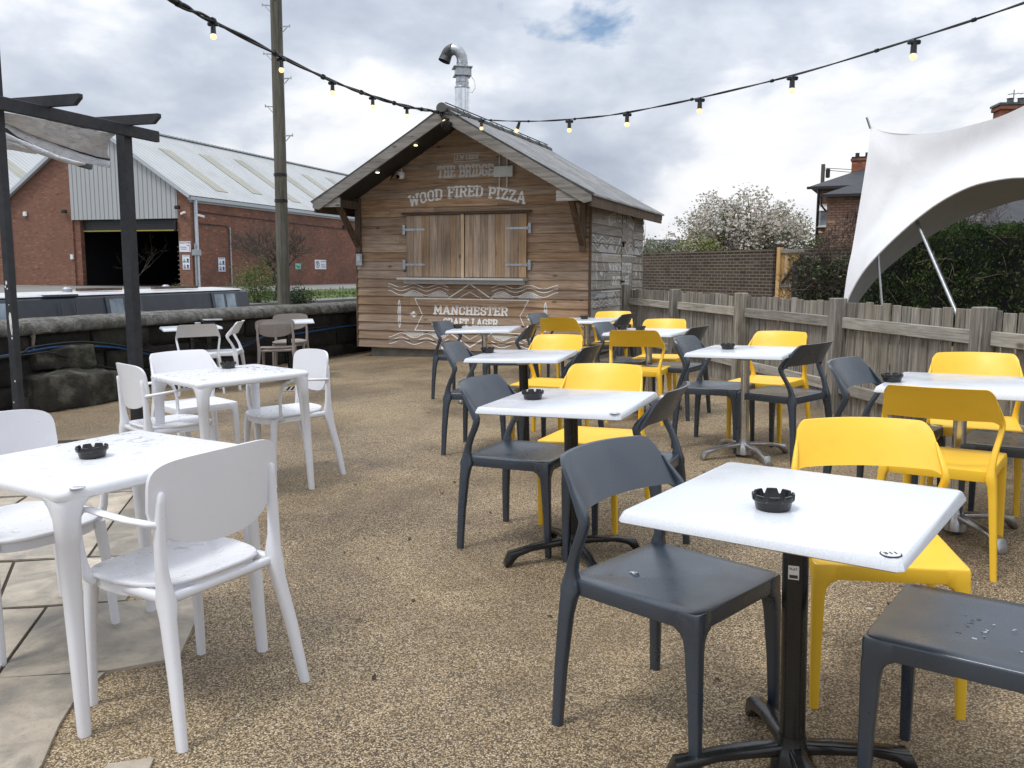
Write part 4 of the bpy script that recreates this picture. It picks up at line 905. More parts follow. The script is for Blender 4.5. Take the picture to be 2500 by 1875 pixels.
def panel_art():
    A, B_ = [], []
    A.append([[Vector((p[0]+1.350, p[1]+.672)) for p in P] for P in strokes('MANCHESTER', 1.225, .130, .22, 0)])
    cl = [[Vector((p[0]+1.510, p[1]+.500)) for p in P] for P in strokes('CRAFT LAGER', .905, .115, .21, 0)]
    A.append([P for P in cl if sum(p[0] for p in P)/4 < 1.95]); A.append([P for P in cl if sum(p[0] for p in P)/4 >= 1.95])
    T_ = .012; c = 1.957
    def both(p, q, w=T_):
        r = []
        for mx in (0, 1):
            for mz in (0, 1):
                P_, Q_ = [((2*c-a[0]) if mx else a[0], (1.325-a[1]) if mz else a[1]) for a in (p, q)]; r.append(seg(P_, Q_, w))
        return r
    B_ += [seg((1.018, .908), (2.90, .908), T_*1.2), seg((1.018, .417), (2.90, .417), T_)]
    for mx in (0, 1):
        for a, b in (((1.018, .908), (1.152, .664)), ((1.152, .664), (1.018, .417))):
            f = (lambda p: (2*c-p[0]+.004, p[1])) if mx else (lambda p: p); B_.append(seg(f(a), f(b), T_))
    B_ += both((1.59, .915), (c, 1.140), .018); B_ += both((1.76, .915), (c, 1.022), .009)
    def w_(x, z0, am): return z0+am*cos(2*pi*(x-.558)/.438-.15*(x-.56))
    for z0, am in ((1.103, .028), (1.052, .029), (.992, .036)):
        x = .558; lim = 1.60 if z0 > 1 else 1.57
        while x < lim-.04:
            if w_(x, z0, am) > .918 : B_ += both((x, max(.93, w_(x, z0, am))), (x+.04, max(.93, w_(x+.04, z0, am))), .0105)
            x += .04
    for hc in (1.0, 1.437):
        x = hc-.17
        while x < hc+.20:
            # slanted hatch under the third wave
            z1 = w_(x-.045, .985, .036)
            if z1 > .945: B_ += both((x, .932), (x-(z1-.932)*.9, z1-.004), .011)
            x += .0265
    for mx in (0, 1):
        f = (lambda p: (2*c-p[0], p[1])) if mx else (lambda p: p); cx = .747; pts = [(cx+.022*sin(2*pi*k/16)*(1 if 2 < k % 8 < 6 else .95), .665+.212*cos(2*pi*k/16)) for k in range(16)]
        for a, b in zip(pts, pts[1:]+pts[:1]): B_.append(seg(f(a), f(b), .013))
        B_.append(seg(f((cx, .56)), f((cx, .78)), .012))
        for dx, dz, r in ((-.02, 0, .03), (.012, .028, .026), (.012, -.028, .026), (.045, 0, .018), (-.045, 0, .018)):
            q = [Vector(f((.990+dx+r*cos(2*pi*k/10), .662+dz+r*.8*sin(2*pi*k/10)))) for k in range(10)]; B_.append(q)
        B_.append(seg(f((1.03, .662)), f((1.075, .668)), .01))
    return A, B_
A_, B_ = panel_art()
for w_ in A_: paint('painted_lettering', w_, 'whitepaint')
paint('painted_waves', [P for P in B_ if sum(p[1] for p in P)/len(P) >= .662], 'whitepaint'); paint('painted_waves', [P for P in B_ if sum(p[1] for p in P)/len(P) < .662], 'whitepaint')
def to_side(P): return [Vector((1.671+1.12*(p[0]-1.956), 1.595+1.14*(p[1]-.908))) for p in P]
for w_ in A_: paint('painted_lettering', [to_side(P) for P in w_], 'fadedpaint', True)
paint('painted_lettering', [[Vector((.89+(p[0])*.83, p[1]-.46)) for p in P] for P in arch(wf, 0, 1.93, 2.46, 0, .158)], 'fadedpaint', True)
paint('painted_waves', [to_side(P) for P in B_], 'fadedpaint', True)
# ------------------------------------------------------------------ stone wall
random.seed(3)
WL = [(-7.2, 3.2), (-5.9, 6.0), (-5.15, 8.4), (-4.5, 10.4), (-3.4, 12.8), (-2.62, 14.35), (-2.0, 15.7)]
seglen = [sqrt((b[0]-a[0])**2+(b[1]-a[1])**2) for a, b in zip(WL[:-1], WL[1:])]; TOT = sum(seglen)
def wpt(s, off=0.):
    s = max(0, min(TOT-1e-6, s)); i = 0
    while s > seglen[i]: s -= seglen[i]; i += 1
    a, b = Vector(WL[i]), Vector(WL[i+1]); d = (b-a).normalized(); p = a+d*s; nrm = Vector((-d.y, d.x)); return p+nrm*off      # off>0: towards canal
def wpt_s(s, off):
    p = sum((wpt(s+e, off) for e in (-.35, -.15, 0, .15, .35)), Vector((0, 0)))/5; return p
wall = thing('stone_wall', 'low dark gritstone wall with a rounded lichened coping along the canal', 'wall')
m = MB(); mm = MB(); zc_ = [-.35, -.10, .14, .40, .66]
for r in range(4):
    s = -.1*r
    while s < TOT:
        w = random.uniform(.42, .95); a, b = s+.012, min(s+w-.012, TOT); s += w
        if b-a < .1: continue
        z0, z1 = zc_[r]+.008, zc_[r+1]-.008; rows = []; pr = random.uniform(-.02, .03); nb = 8; nz = 5; sd = random.random()*50
        F_ = []
        for j in range(nz+1):
            row = []
            for i in range(nb+1):
                fs, fz = i/nb, j/nz; ss = a+(b-a)*fs; zz = z0+(z1-z0)*fz; edge = min(fs, 1-fs)*(b-a); ez = min(fz, 1-fz)*(z1-z0)
                dep = pr-.035*max(0, 1-edge/.045)**2-.035*max(0, 1-ez/.045)**2+.022*noise.noise(Vector((ss*5+sd, zz*6, sd)))
                p = wpt_s(ss, -.0-dep); row.append((p.x, p.y, zz))
            F_.append(row)
        k_ = random.random(); m.grid(F_, t=k_)
        def back(ss, zz): p = wpt_s(ss, .12); return (p.x, p.y, zz)
        for q in ((0, 1),):
            m.grid([F_[0], [back(a+(b-a)*i/nb, z0) for i in range(nb+1)]], t=k_); m.grid([F_[-1], [back(a+(b-a)*i/nb, z1) for i in range(nb+1)]], t=k_)
            m.grid([[F_[j][0] for j in range(nz+1)], [back(a, z0+(z1-z0)*j/nz) for j in range(nz+1)]], t=k_); m.grid([[F_[j][-1] for j in range(nz+1)], [back(b, z0+(z1-z0)*j/nz) for j in range(nz+1)]], t=k_)
m.build('stone_blocks', 'stone', wall, 60)
m = MB(); ns = 80
F_ = [[(*wpt_s(TOT*i/ns, .06), z) for i in range(ns+1)] for z in (-.5, .66)]; m.grid(F_); m.grid([[(*wpt_s(TOT*i/ns, .44), z) for i in range(ns+1)] for z in (-.9, .66)])
m.build('wall_core', 'dirt', wall)
m = MB(); s = 0
joint_s = [2.9, 5.3, 6.15, 7.6, 9.1, 10.6, 11.6]
for js in joint_s[:4]:
    s_ = js; pts = [(wpt_s(s_+random.uniform(-.012, .012), -.012), .66-.27*k/5) for k in range(6)]; m.tube([(p.x, p.y, z) for p, z in pts], [.028, .02, .016, .018, .024, .03], 7)
m.build('mortar_streaks', 'mortar', wall, 60)
m = MB(); s = 0.
while s < TOT:
    w = random.uniform(.7, 1.25); a, b = s+.003, min(s+w-.003, TOT); s += w; n = max(4, int((b-a)/.035)); rows = []; sd = random.random()*30
    for i in range(n+1):
        ss = a+(b-a)*i/n; row = []; ed = min(i, n-i)/n*(b-a); sh = .012*max(0, 1-ed/.03)
        for off, z in ((.45, .655), (.47, .70), (.46, .770), (.40, .797), (.22, .806), (.05, .800), (-.030, .776), (-.052, .725), (-.050, .672), (-.02, .650), (.2, .65)):
            d = noise.noise(Vector((ss*9+sd, off*9, z*14)))*.020+noise.noise(Vector((ss*28, off*20+sd, z*30)))*.008
            p = wpt_s(ss, off+(sh if off < 0 else -sh)-d); row.append((p.x, p.y, z-sh*(1 if z > .7 else -1)+d*(.7 if z > .7 else .3)))
        rows.append(row)
    m.grid(rows, close_u=True, cap=True, t=random.random())
m.build('coping', 'coping', wall, 60)
def rock(name, lab, cx, cy, z0, L_, D_, H_, rot, sd, grp='rough stone blocks used as steps'):
    m = MB(); n = 14; vs = {}
    bm = bmesh.new(); bmesh.ops.create_cube(bm, size=1); bmesh.ops.subdivide_edges(bm, edges=bm.edges, cuts=11, use_grid_fill=True)
    for v in bm.verts:
        c = v.co; l8 = (abs(2*c.x)**12+abs(2*c.y)**12+abs(2*c.z)**12)**(1/12); c /= max(l8, 1e-6)
        q = Vector((c.x*L_, c.y*D_, c.z*H_)); d = noise.fractal(q*3.2+Vector((sd, sd*2, 0)), 1, 2, 4)*.055+noise.noise(q*14)*.010-.05*max(0, noise.noise(q*2.1+Vector((sd, 0, 5))))
        v.co = q+c.normalized()*d; v.co.z += H_/2
    me = bpy.data.meshes.new(name); bm.to_mesh(me); bm.free(); me.polygons.foreach_set('use_smooth', [True]*len(me.polygons)); me.set_sharp_from_angle(angle=R(50)); me.materials.append(MT['step'])
    o = bpy.data.objects.new(name, me); S.collection.objects.link(o); o.matrix_world = TR(cx, cy, z0, rot); tag(o, lab, 'stone block', grp)
rock('stone_block', 'large mossy stone block on the ground forming the lower step by the wall', -4.74, 9.16, -.14, 1.02, .66, .40, R(62), 3.3)
rock('stone_block', 'weathered stone block lying on top of the mossy one as the upper step', -4.98, 9.28, .25, .74, .52, .27, R(66), 9.1)
rock('stone_block', 'dark stone block at the foot of the wall left of the pergola post', -5.55, 8.05, -.16, .62, .5, .42, R(60), 5.7)
def hose(name, pts, r, mat, lab, cat):
    q = []
    for i in range(len(pts)-1):
        a, b = Vector(pts[max(i-1, 0)]), Vector(pts[i]); c, d = Vector(pts[i+1]), Vector(pts[min(i+2, len(pts)-1)])
        for k in range(4): t_ = k/4; q.append(.5*((2*b)+(-a+c)*t_+(2*a-5*b+4*c-d)*t_*t_+(-a+3*b-3*c+d)*t_**3))
    q.append(Vector(pts[-1])); m = MB(); m.tube(q, r, 8); return tag(m.build(name, mat, angle=60), lab, cat)
H1 = [[-5.9,6.6,.36],[-5.45,7.6,.40],[-5.078,8.509,.473],[-4.984,8.803,.494],[-4.883,9.116,.512],[-4.776,9.45,.493],[-4.661,9.807,.454],[-4.58,10.059,.41],[-4.422,10.493,.3],[-4.156,11.078,.239],[-3.964,11.499,.246],[-3.814,11.828,.269],[-3.714,12.049,.306],[-3.609,12.279,.381],[-3.454,12.619,.412],[-3.305,12.929,.385],[-3.128,13.284,.398],[-2.825,13.894,.43],[-2.62,14.3,.43]]
def offw(P, o, dz=0): return [[p[0]+o*.93, p[1]-o*.36, p[2]+dz] for p in P]
hose('water_hose', offw(H1, .045), .013, 'blue', 'blue hose pinned along the face of the stone wall', 'hose')
H2 = [[-5.9,6.6,.39],[-5.078,8.507,.467],[-4.983,8.805,.530],[-4.812,9.338,.545],[-4.692,9.711,.505],[-4.579,10.06,.440],[-4.422,10.494,.33],[-4.156,11.078,.262],[-3.7,12.049,.33],[-3.454,12.619,.435],[-2.825,13.894,.455]]
hose('power_cable', offw(H2, .055), .011, 'cable', 'black cable running just above the blue hose on the stone wall', 'cable')
hose('power_cable', offw([[-5.4,7.9,.43],[-4.984,8.802,.47],[-4.925,8.985,.467],[-4.864,9.174,.409],[-4.802,9.369,.334],[-4.728,9.598,.271],[-4.634,9.889,.196],[-4.4,10.6,.10]], .10), .008, 'cable', 'thin black cable drooping behind the stone steps to the ground', 'cable')
t = thing('wall_box', 'small black and grey outdoor power box on a stub against the stone wall', 'power box', TR(-3.93, 11.15, 0, R(25)))
m = MB(); m.box((0, 0, .60), (.16, .13, .16), bev=.01); m.box((0, 0, .30), (.05, .05, .5)); m.build('housing', 'black_metal', t)
m = MB(); m.box((.05, -.01, .69), (.24, .16, .016), bev=.004); m.build('lid', 'galv', t); m = MB(); m.box((-.13, 0, .60), (.08, .08, .12), bev=.008); m.build('socket', 'galv', t); m = MB(); m.box((0, -.068, .58), (.10, .006, .10)); m.build('label_plate', 'disc', t)
# ------------------------------------------------------------------ pergola
t = thing('pergola', 'dark slate painted timber pergola corner with two posts at the left edge', 'pergola'); PE = DE; PQ = Vector((.305, .952, 0)); PE = Vector((.952, -.305, 0))
RP = Vector((-3.50, 7.97, 0)); LPp = RP-PQ*1.26-PE*.048
m = MB(); m.box((0, 0, 1.22), (.098, .098, 2.76), M=Matrix.Translation(RP) @ Matrix.Rotation(R(-17.8), 4, 'Z'), bev=.005); m.build('post', 'pergola', t)
t.matrix_world = Matrix.Identity(4)
bm_ = MB(); a = RP-PQ*2.6+Vector((0, 0, 2.555)); b = RP+PQ*.34+Vector((0, 0, 2.555)); bm_.bar(a+PE*.085, b+PE*.085, .045, .10, bev=.004); bm_.build('beam', 'pergola', t)
for k, d in enumerate((.03, .92, 1.8)):
    c = RP-PQ*d+Vector((0, 0, 2.645)); e1 = c+PE*.42; e0 = c-PE*1.25
    m = MB(); M4 = Matrix.Identity(4); M4.col[0][:3] = PE; M4.col[1][:3] = PQ; M4.col[2][:3] = (0, 0, 1); M4.col[3][:3] = c
    pr = [(-1.3, -.042), (.36, -.042), (.42, .01), (.42, .042), (-1.3, .042)]
    v = [M4 @ Vector((x, y, z)) for y in (-.022, .022) for x, z in pr]; m.grid([v[:5], v[5:]], close_u=True, cap=True); m.build('rafter', 'pergola', t)
m = MB(); m.bar(RP-PE*1.15-PQ*2.4+Vector((0, 0, 2.555)), RP-PE*1.15+PQ*.3+Vector((0, 0, 2.555)), .045, .10); m.build('beam', 'pergola', t)
t2 = thing('steel_post', 'tall narrow dark post with flaking white paint spots at the left edge', 'post')
m = MB(); m.box((0, 0, 1.85), (.066, .066, 4.0), M=Matrix.Translation(LPp) @ Matrix.Rotation(R(-17.8), 4, 'Z'), bev=.008); m.build('shaft', 'pergola', t2)
random.seed(9); m = MB(); MP = Matrix.Translation(LPp) @ Matrix.Rotation(R(-17.8), 4, 'Z')
for x, z, w, h_ in ((.0, 1.22, .011, .02), (-.012, 1.19, .008, .012), (.006, 1.175, .007, .009), (.016, .92, .014, .10), (.022, .86, .008, .05), (.02, .79, .007, .012), (.012, 1.05, .004, .006), (.02, .45, .006, .01), (-.008, .28, .006, .008)):
    n = 9; m.quad([MP @ Vector((.0431 if 0 else x+w*cos(2*pi*k/n)*random.uniform(.7, 1.2), -.0345, z+h_*sin(2*pi*k/n)*random.uniform(.7, 1.1))) for k in range(n)])
m.build('paint_chips', 'chip', t2)
def sheet(rows, name, parent, mat='cloth', th=.006):
    m = MB(); F_ = [[Vector(p) for p in r] for r in rows]; n_ = Vector((.2, -.9, .1)).normalized()*th
    m.grid(F_); m.grid([[p-n_ for p in r] for r in F_]); return m.build(name, mat, parent, 80)
CA = [[-3.981,6.9,2.536],[-3.942,7.064,2.546],[-3.885,7.27,2.548],[-3.818,7.475,2.549],[-3.741,7.68,2.541],[-3.654,7.886,2.537],[-3.588,8.025,2.548]]
CM = [[-4.07,7.05,2.533],[-4.032,7.214,2.478],[-3.975,7.42,2.428],[-3.906,7.625,2.389],[-3.827,7.83,2.352],[-3.756,7.995,2.329],[-3.697,8.118,2.324]]
CB = [[-4.045,7.0,2.469],[-4.01,7.164,2.39],[-3.953,7.37,2.338],[-3.886,7.575,2.289],[-3.807,7.78,2.265],[-3.736,7.945,2.252],[-3.679,8.066,2.249]]
DT = [[-4.222,7.3,2.464],[-4.179,7.464,2.42],[-4.114,7.67,2.379],[-4.04,7.875,2.327],[-3.972,8.039,2.304],[-3.92,8.154,2.303]]
DB = [[-4.227,7.3,2.395],[-4.182,7.464,2.378],[-4.118,7.67,2.318],[-4.043,7.875,2.283],[-3.975,8.039,2.262],[-3.933,8.13,2.273]]
ET = [[-4.803,8.3,2.588],[-4.744,8.4,2.549],[-4.681,8.5,2.509],[-4.616,8.6,2.475]]; EB = [[-4.814,8.3,2.441],[-4.751,8.4,2.447],[-4.686,8.5,2.437],[-4.626,8.6,2.434]]
for A in (CA, CM, CB, DT, DB): A.insert(0, [A[0][0]-.10, A[0][1]-.38, A[0][2]+.05])
def dens(P, n=6):
    o = []
    for a, b in zip(P[:-1], P[1:]):
        for k in range(n): o.append(Vector(a).lerp(Vector(b), k/n))
    return o+[Vector(P[-1])]
can = thing('shade_canopy', 'pale grey fabric canopy bunched up under the pergola beam', 'canopy')
A, B, C_ = dens(CA), dens(CM), dens(CB); rows = []
for j in range(15):
    f = j/14; rows.append([A[i].lerp(B[i], f)+Vector((-.25, -.75, 0))*(.10*sin(f*pi)+.018*sin(i*.9+j*.6)*sin(f*pi)+.012*sin(i*2.3)*f*(1-f)*3)+Vector((0, 0, -.05*sin(f*pi)*sin(min(1, i/len(A))*pi))) for i in range(len(A))])
sheet(rows, 'main_fold', can)
rows = []
for j in range(9):
    f = j/8; rows.append([B[i].lerp(C_[i], f)+Vector((.1, -.5, 0))*(.06*sin(f*pi)) for i in range(len(A))])
sheet(rows, 'hem_fold', can)
m = MB(); m.tube([p+Vector((0, -.02, 0)) for p in B], .007, 6); m.build('hem_seam', 'cable', can)
D1, D2 = dens(DT), dens(DB); rows = []
for j in range(11):
    th = pi*j/10; rows.append([(D1[i]+D2[i])/2+(D1[i]-D2[i])/2*cos(th)+Vector((.1, -.5, 0))*(.10*sin(th)) for i in range(len(D1))])
sheet(rows, 'rolled_fold', can); m = MB(); m.bar(D1[-1].lerp(D2[-1], .5)-Vector((.05, .06, 0)), D1[-1].lerp(D2[-1], .5)+Vector((.02, .03, -.02)), .05, .05); m.build('end_bracket', 'soot', can)
E1, E2 = dens(ET), dens(EB); sheet([[E1[i].lerp(E2[i], j/6)+Vector((0, -.05*sin(pi*j/6), 0)) for i in range(len(E1))] for j in range(7)], 'far_fold', can)
# ------------------------------------------------------------------ festoon lights
def string(lab, pts, bulbs, grp, r, twist):
    t = thing('light_string', lab, 'string lights', None, 'festoon light strings'); q = []
    for i in range(len(pts)-1):
        a, b = Vector(pts[max(i-1, 0)]), Vector(pts[i]); c, d = Vector(pts[i+1]), Vector(pts[min(i+2, len(pts)-1)])
        for k in range(10): t_ = k/10; q.append(.5*((2*b)+(-a+c)*t_+(2*a-5*b+4*c-d)*t_*t_+(-a+3*b-3*c+d)*t_**3))
    q.append(Vector(pts[-1]))
    for j in range(2 if not twist else 3):
        m = MB(); ph = j*2*pi/3; am = r*1.15 if twist else r*1.1
        m.tube([p+Vector((cos(ph+i*.55), sin(ph+i*.55), cos(1.3*ph+i*.47)))*am*(1. if twist else .8) for i, p in enumerate(q)], r if j < 2 else r*.7, 6); m.build('cable', 'cable', t, 60)
    m = MB()
    for i in range(6, len(q)-3, 9):
        d = (q[i+1]-q[i]).normalized(); m.tube([q[i]-d*.012, q[i]+d*.012], r*2.6, 8)
    m.build('cable_ties', 'cable', t, 60)
    for b, sw in bulbs:
        b = Vector(b); ax = Vector((sw, 0, -1)).normalized()
        M = ax.to_track_quat('Z', 'Y').to_matrix().to_4x4(); M.translation = b
        m = MB(); m.box((0, 0, .006), (.085, .030, .030), bev=.006); m.lathe([(.016, .015), (.020, .03), (.021, .075), (.023, .080)], 14); h_ = m.build('lamp_holder', 'black_metal', t); h_.matrix_local = M
        m = MB(); m.lathe([(.016, .078), (.019, .083), (.022, .091), (.0228, .100), (.021, .109), (.015, .117), (.005, .1205)], 16); bb = m.build('bulb', 'bulb', h_, None)
    return t
AP = (-.985, 12.33, 3.50)
CR = [AP, (-.82, 12.05, 3.43), (-.669, 11.789, 3.372), (-.407, 11.33, 3.25), (.071, 10.49, 3.087), (.602, 9.558, 2.953), (1.108, 8.669, 2.87), (1.623, 7.766, 2.838), (2.138, 6.861, 2.83), (2.652, 5.959, 2.87), (3.007, 5.335, 2.916), (3.6, 4.3, 3.03), (4.3, 3.05, 3.25)]
CRB = [(i, p) for i, p in enumerate(CR)]
string('string of festoon bulbs sagging from the hut apex away to the upper right', CR, [((-.407, 11.33, 3.235), 0), ((.071, 10.49, 3.072), -.35), ((.602, 9.558, 2.938), 0), ((1.108, 8.669, 2.855), 0), ((1.623, 7.766, 2.823), 0), ((2.138, 6.861, 2.815), 0), ((2.652, 5.959, 2.855), 0)], '', .0052, False)
CLF = [AP, (-1.084, 11.969, 3.462), (-1.319, 11.027, 3.348), (-1.578, 9.991, 3.266), (-1.825, 9.002, 3.221), (-2.075, 8.0, 3.219), (-2.33, 6.98, 3.24), (-2.453, 6.489, 3.247), (-2.7, 5.5, 3.32), (-3.0, 4.2, 3.5)]
string('string of festoon bulbs on thick black twisted cable climbing to the upper left', CLF, [((-1.0, 12.28, 3.47), .5), ((-.93, 12.30, 3.42), 0), ((-1.319, 11.027, 3.335), 0), ((-1.578, 9.991, 3.25), 0), ((-1.825, 9.002, 3.205), 0), ((-2.075, 8.0, 3.20), 0), ((-2.33, 6.98, 3.222), 0)], '', .0105, True)
# ------------------------------------------------------------------ telegraph pole
t = thing('telegraph_pole', 'tall weathered wooden telegraph pole with step irons behind the stone wall', 'utility pole')
TPX, TPY, TK = -4.092, 15.5, .861
def tz(z): return CAMH+(z-CAMH)*TK
m = MB(); rows = []
for k in range(24):
    z = -1.3+10*k/23; f = k/23; x = TPX+(z-.8)*.002; r = (.135-.028*f)*TK
    rows.append([(x+r*cos(2*pi*j/20)*(1+.01*sin(3*j+k)), TPY+r*sin(2*pi*j/20), z) for j in range(20)])
m.grid(rows, close_u=True, cap=True); m.build('shaft', 'polewood', t, 60)
for z in (2.74, 3.26): m = MB(); m.lathe([(.105, -.026), (.1165, -.024), (.1165, .024), (.105, .026)], 20, (TPX+.002, TPY, tz(z))); m.build('band', 'black_metal', t)
for z, s in ((4.03, 1), (4.60, -1), (5.15, 1), (5.62, -1), (6.15, 1), (6.55, -1), (7.0, 1)):
    z = tz(z); m = MB(); x0 = TPX+.01; y0 = TPY-.02; m.bar((x0+s*.08, y0, z), (x0+s*.23, y0, z+.01), .018, .018); m.bar((x0+s*.09, y0, z-.11), (x0+s*.19, y0, z), .014, .014); m.box((x0+s*.23, y0, z+.015), (.013, .026, .05)); m.build('step_iron', 'galv', t)
# ------------------------------------------------------------------ fence
random.seed(12)
FP = [(1.74, 13.0), (2.13, 11.2), (2.50, 9.35), (2.85, 7.5), (3.14, 5.7), (3.43, 3.9), (3.72, 2.1), (4.0, .3)]
t = thing('timber_fence', 'weathered grey picket fence with square posts and two rails along the right side', 'fence')
def ftop(y): return 1.085+.006*(9-y)*.3
for i, (x, y) in enumerate(FP):
    g_ = pz(x, y); d = Vector((FP[min(i+1, len(FP)-1)][0]-FP[max(i-1, 0)][0], FP[min(i+1, len(FP)-1)][1]-FP[max(i-1, 0)][1])).normalized(); a = atan2(d.y, d.x)
    zt = 1.115+.003*random.uniform(-1, 1)+(.03 if i == 0 else 0)
    m = MB(); m.box((0, 0, (zt+g_-.3)/2), (.115, .115, zt-g_+.3), t=random.random(), M=TR(x-.03, y, 0, a+random.uniform(-.02, .02)), bev=.006); m.build('post', 'oldwood_z', t)
for (x0, y0), (x1, y1) in zip(FP[:-1], FP[1:]):
    a, b = Vector((x0, y0)), Vector((x1, y1)); d = (b-a).normalized(); nr = Vector((-d.y, d.x)); nr = nr if nr.x > 0 else -nr; L_ = (b-a).length; g0, g1 = pz(x0, y0), pz(x1, y1)
    for zz in (.905, .34):
        m = MB(); r0 = a+d*.06+nr*.0; r1 = b-d*.06+nr*.0; jj = random.uniform(-.006, .006)
        M4 = Matrix.Identity(4); M4.col[0][:3] = (nr.x, nr.y, 0); M4.col[1][:3] = (d.x, d.y, 0); M4.col[2][:3] = (0, 0, 1); M4.col[3][:3] = ((a.x+b.x)/2, (a.y+b.y)/2, zz+jj)
        m.box((0, 0, 0), (.042, L_-.12, .095), t=random.random(), bev=.004); m.build('rail', 'oldwood_y', t, M=M4)
    m = MB(); s = -.02
    while s < L_-.02:
        w = random.uniform(.090, .102); p = a+d*(s+w/2)+nr*random.uniform(.031, .036); zt = 1.082+random.uniform(-.012, .012); g_ = pz(p.x, p.y)-.02
        m.box((0, 0, (zt+g_)/2), (w, .018, zt-g_), t=random.random(), M=TR(p.x, p.y, 0, atan2(d.y, d.x)+random.uniform(-.02, .02)) @ Matrix.Rotation(random.uniform(-.007, .007), 4, 'Y'), bev=.002); s += w+random.uniform(.018, .036)
    m.build('pickets', 'oldwood_z', t)
m = MB(); m.bar((2.52, 7.3, pz(2.5, 7.3)+.012), (2.9, 7.45, pz(2.9, 7.4)+.012), .05, .03); 
# ------------------------------------------------------------------ stretch tent
TOP = [[4.228,10.5,3.059],[4.333,10.357,2.967],[4.505,10.097,2.904],[4.708,9.75,2.874],[4.882,9.404,2.901],[4.994,9.143,2.932],[5.088,8.883,2.994],[5.211,8.45,3.113],[5.317,7.8,3.27]]
ARCH = [[3.879,10.2,0.739],[3.929,10.113,1.06],[4.026,9.959,1.363],[4.169,9.731,1.635],[4.336,9.44,1.902],[4.477,9.17,2.085],[4.614,8.879,2.204],[4.737,8.588,2.243],[4.83,8.339,2.237],[4.958,7.923,2.182],[5.087,7.3,2.005]]
LEFT = [[4.228,10.5,3.059],[4.196,10.45,2.849],[4.14,10.4,2.466],[4.073,10.35,2.035],[4.005,10.3,1.603],[3.944,10.25,1.315],[3.879,10.2,0.739]]
BAND = [[4.007,10.408,0.727],[4.25,10.53,1.049],[4.506,10.643,1.317],[4.754,10.777,1.494],[5.023,10.89,1.674],[5.355,10.92,1.878],[5.706,10.929,2.046],[5.975,10.788,2.158],[6.126,10.539,2.217],[6.353,10.123,2.217],[6.633,9.5,2.079]]
def resamp(P, n):
    P = [Vector(p) for p in P]; q = []
    for i in range(len(P)-1):
        a, b = P[max(i-1, 0)], P[i]; c, d = P[i+1], P[min(i+2, len(P)-1)]
        for k in range(12): t_ = k/12; q.append(.5*((2*b)+(-a+c)*t_+(2*a-5*b+4*c-d)*t_*t_+(-a+3*b-3*c+d)*t_**3))
    q.append(P[-1]); Ls = [0]
    for a, b in zip(q[:-1], q[1:]): Ls.append(Ls[-1]+(b-a).length)
    o = []
    for k in range(n+1):
        s = Ls[-1]*k/n; i = 0
        while i < len(q)-2 and Ls[i+1] < s: i += 1
        o.append(q[i].lerp(q[i+1], min(1, (s-Ls[i])/max(1e-9, Ls[i+1]-Ls[i]))))
    return o
tent = thing('stretch_tent', 'white stretch fabric tent with a pointed corner and curved arch opening behind the fence', 'tent')
NU, NV = 60, 40
Tt, Ar, Lf = resamp(TOP, NU), resamp(ARCH, NU), resamp(LEFT, NV); Rt = [Tt[-1].lerp(Ar[-1], j/NV) for j in range(NV+1)]
rows = []
for j in range(NV+1):
    v = j/NV; r = []
    for i in range(NU+1):
        u = i/NU; p = Tt[i]*(1-v)+Ar[i]*v+Lf[j]*(1-u)+Rt[j]*u-(Tt[0]*(1-u)*(1-v)+Tt[-1]*u*(1-v)+Ar[0]*(1-u)*v+Ar[-1]*u*v)
        w = sin(pi*u)*sin(pi*v); p = p+Vector((-.5, -.85, 0))*(-.25*w)+Vector((-.5, -.85, 0))*.012*sin(34*u+9*v)*math.exp(-((u-.12)/.12)**2)*sin(pi*v)
        p = p+Vector((-.5, -.85, 0))*.02*sin(16*(v-.9*u))*math.exp(-((v-.12)/.15)**2)*math.exp(-(u/.35)**2)*sin(pi*min(1, u*4))
        r.append(p)
    rows.append(r)
m = MB(); m.grid(rows); m.grid([[p+Vector((.006, .010, -.002)) for p in r] for r in rows]); m.build('outer_fabric', 'tent', tent, 80)
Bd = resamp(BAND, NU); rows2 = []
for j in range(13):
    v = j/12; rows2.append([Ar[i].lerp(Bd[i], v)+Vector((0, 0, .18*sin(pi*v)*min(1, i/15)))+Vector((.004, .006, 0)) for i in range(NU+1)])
# roof skin carried on behind, shading the underside, whose grey colour also holds painted shade
rows3 = []
Pk = Vector((6.4, 12.2, 3.0))
m = MB(); m.grid(rows2); m.grid([[p+Vector((0, .004, .008)) for p in r] for r in rows2]); m.build('inner_fabric', 'tent_shade', tent, 80)
back = []
for j in range(13):
    v = j/12; back.append([Tt[i].lerp(Bd[i]+Vector((.3, .5, .15)), v)+Vector((.25, .45, 0))*sin(pi*v)+Vector((0, 0, .25*sin(pi*v))) for i in range(NU+1)])
m = MB(); m.grid(back); m.build('rear_fabric', 'tent', tent, 80)
m = MB(); m.tube(Ar, .010, 8); m.build('arch_hem', 'tent', tent, 80)
for a, b, r in (((4.41, 9.6, 1.93), (4.365, 8.2, .62), .020), ((4.187, 10.0, 1.55), (4.33, 9.85, .1), .014), ((4.15, 10.45, 3.148), (4.22, 10.5, 3.03), .013)):
    if r == .020: b = (4.41+(4.379-4.41)*1.9, 9.6-1.9, 1.93+(1.02-1.93)*1.9)
    m = MB(); m.tube([a, b], r, 12); m.build('tent_pole', 'galv' if r > .015 else 'alu', tent)
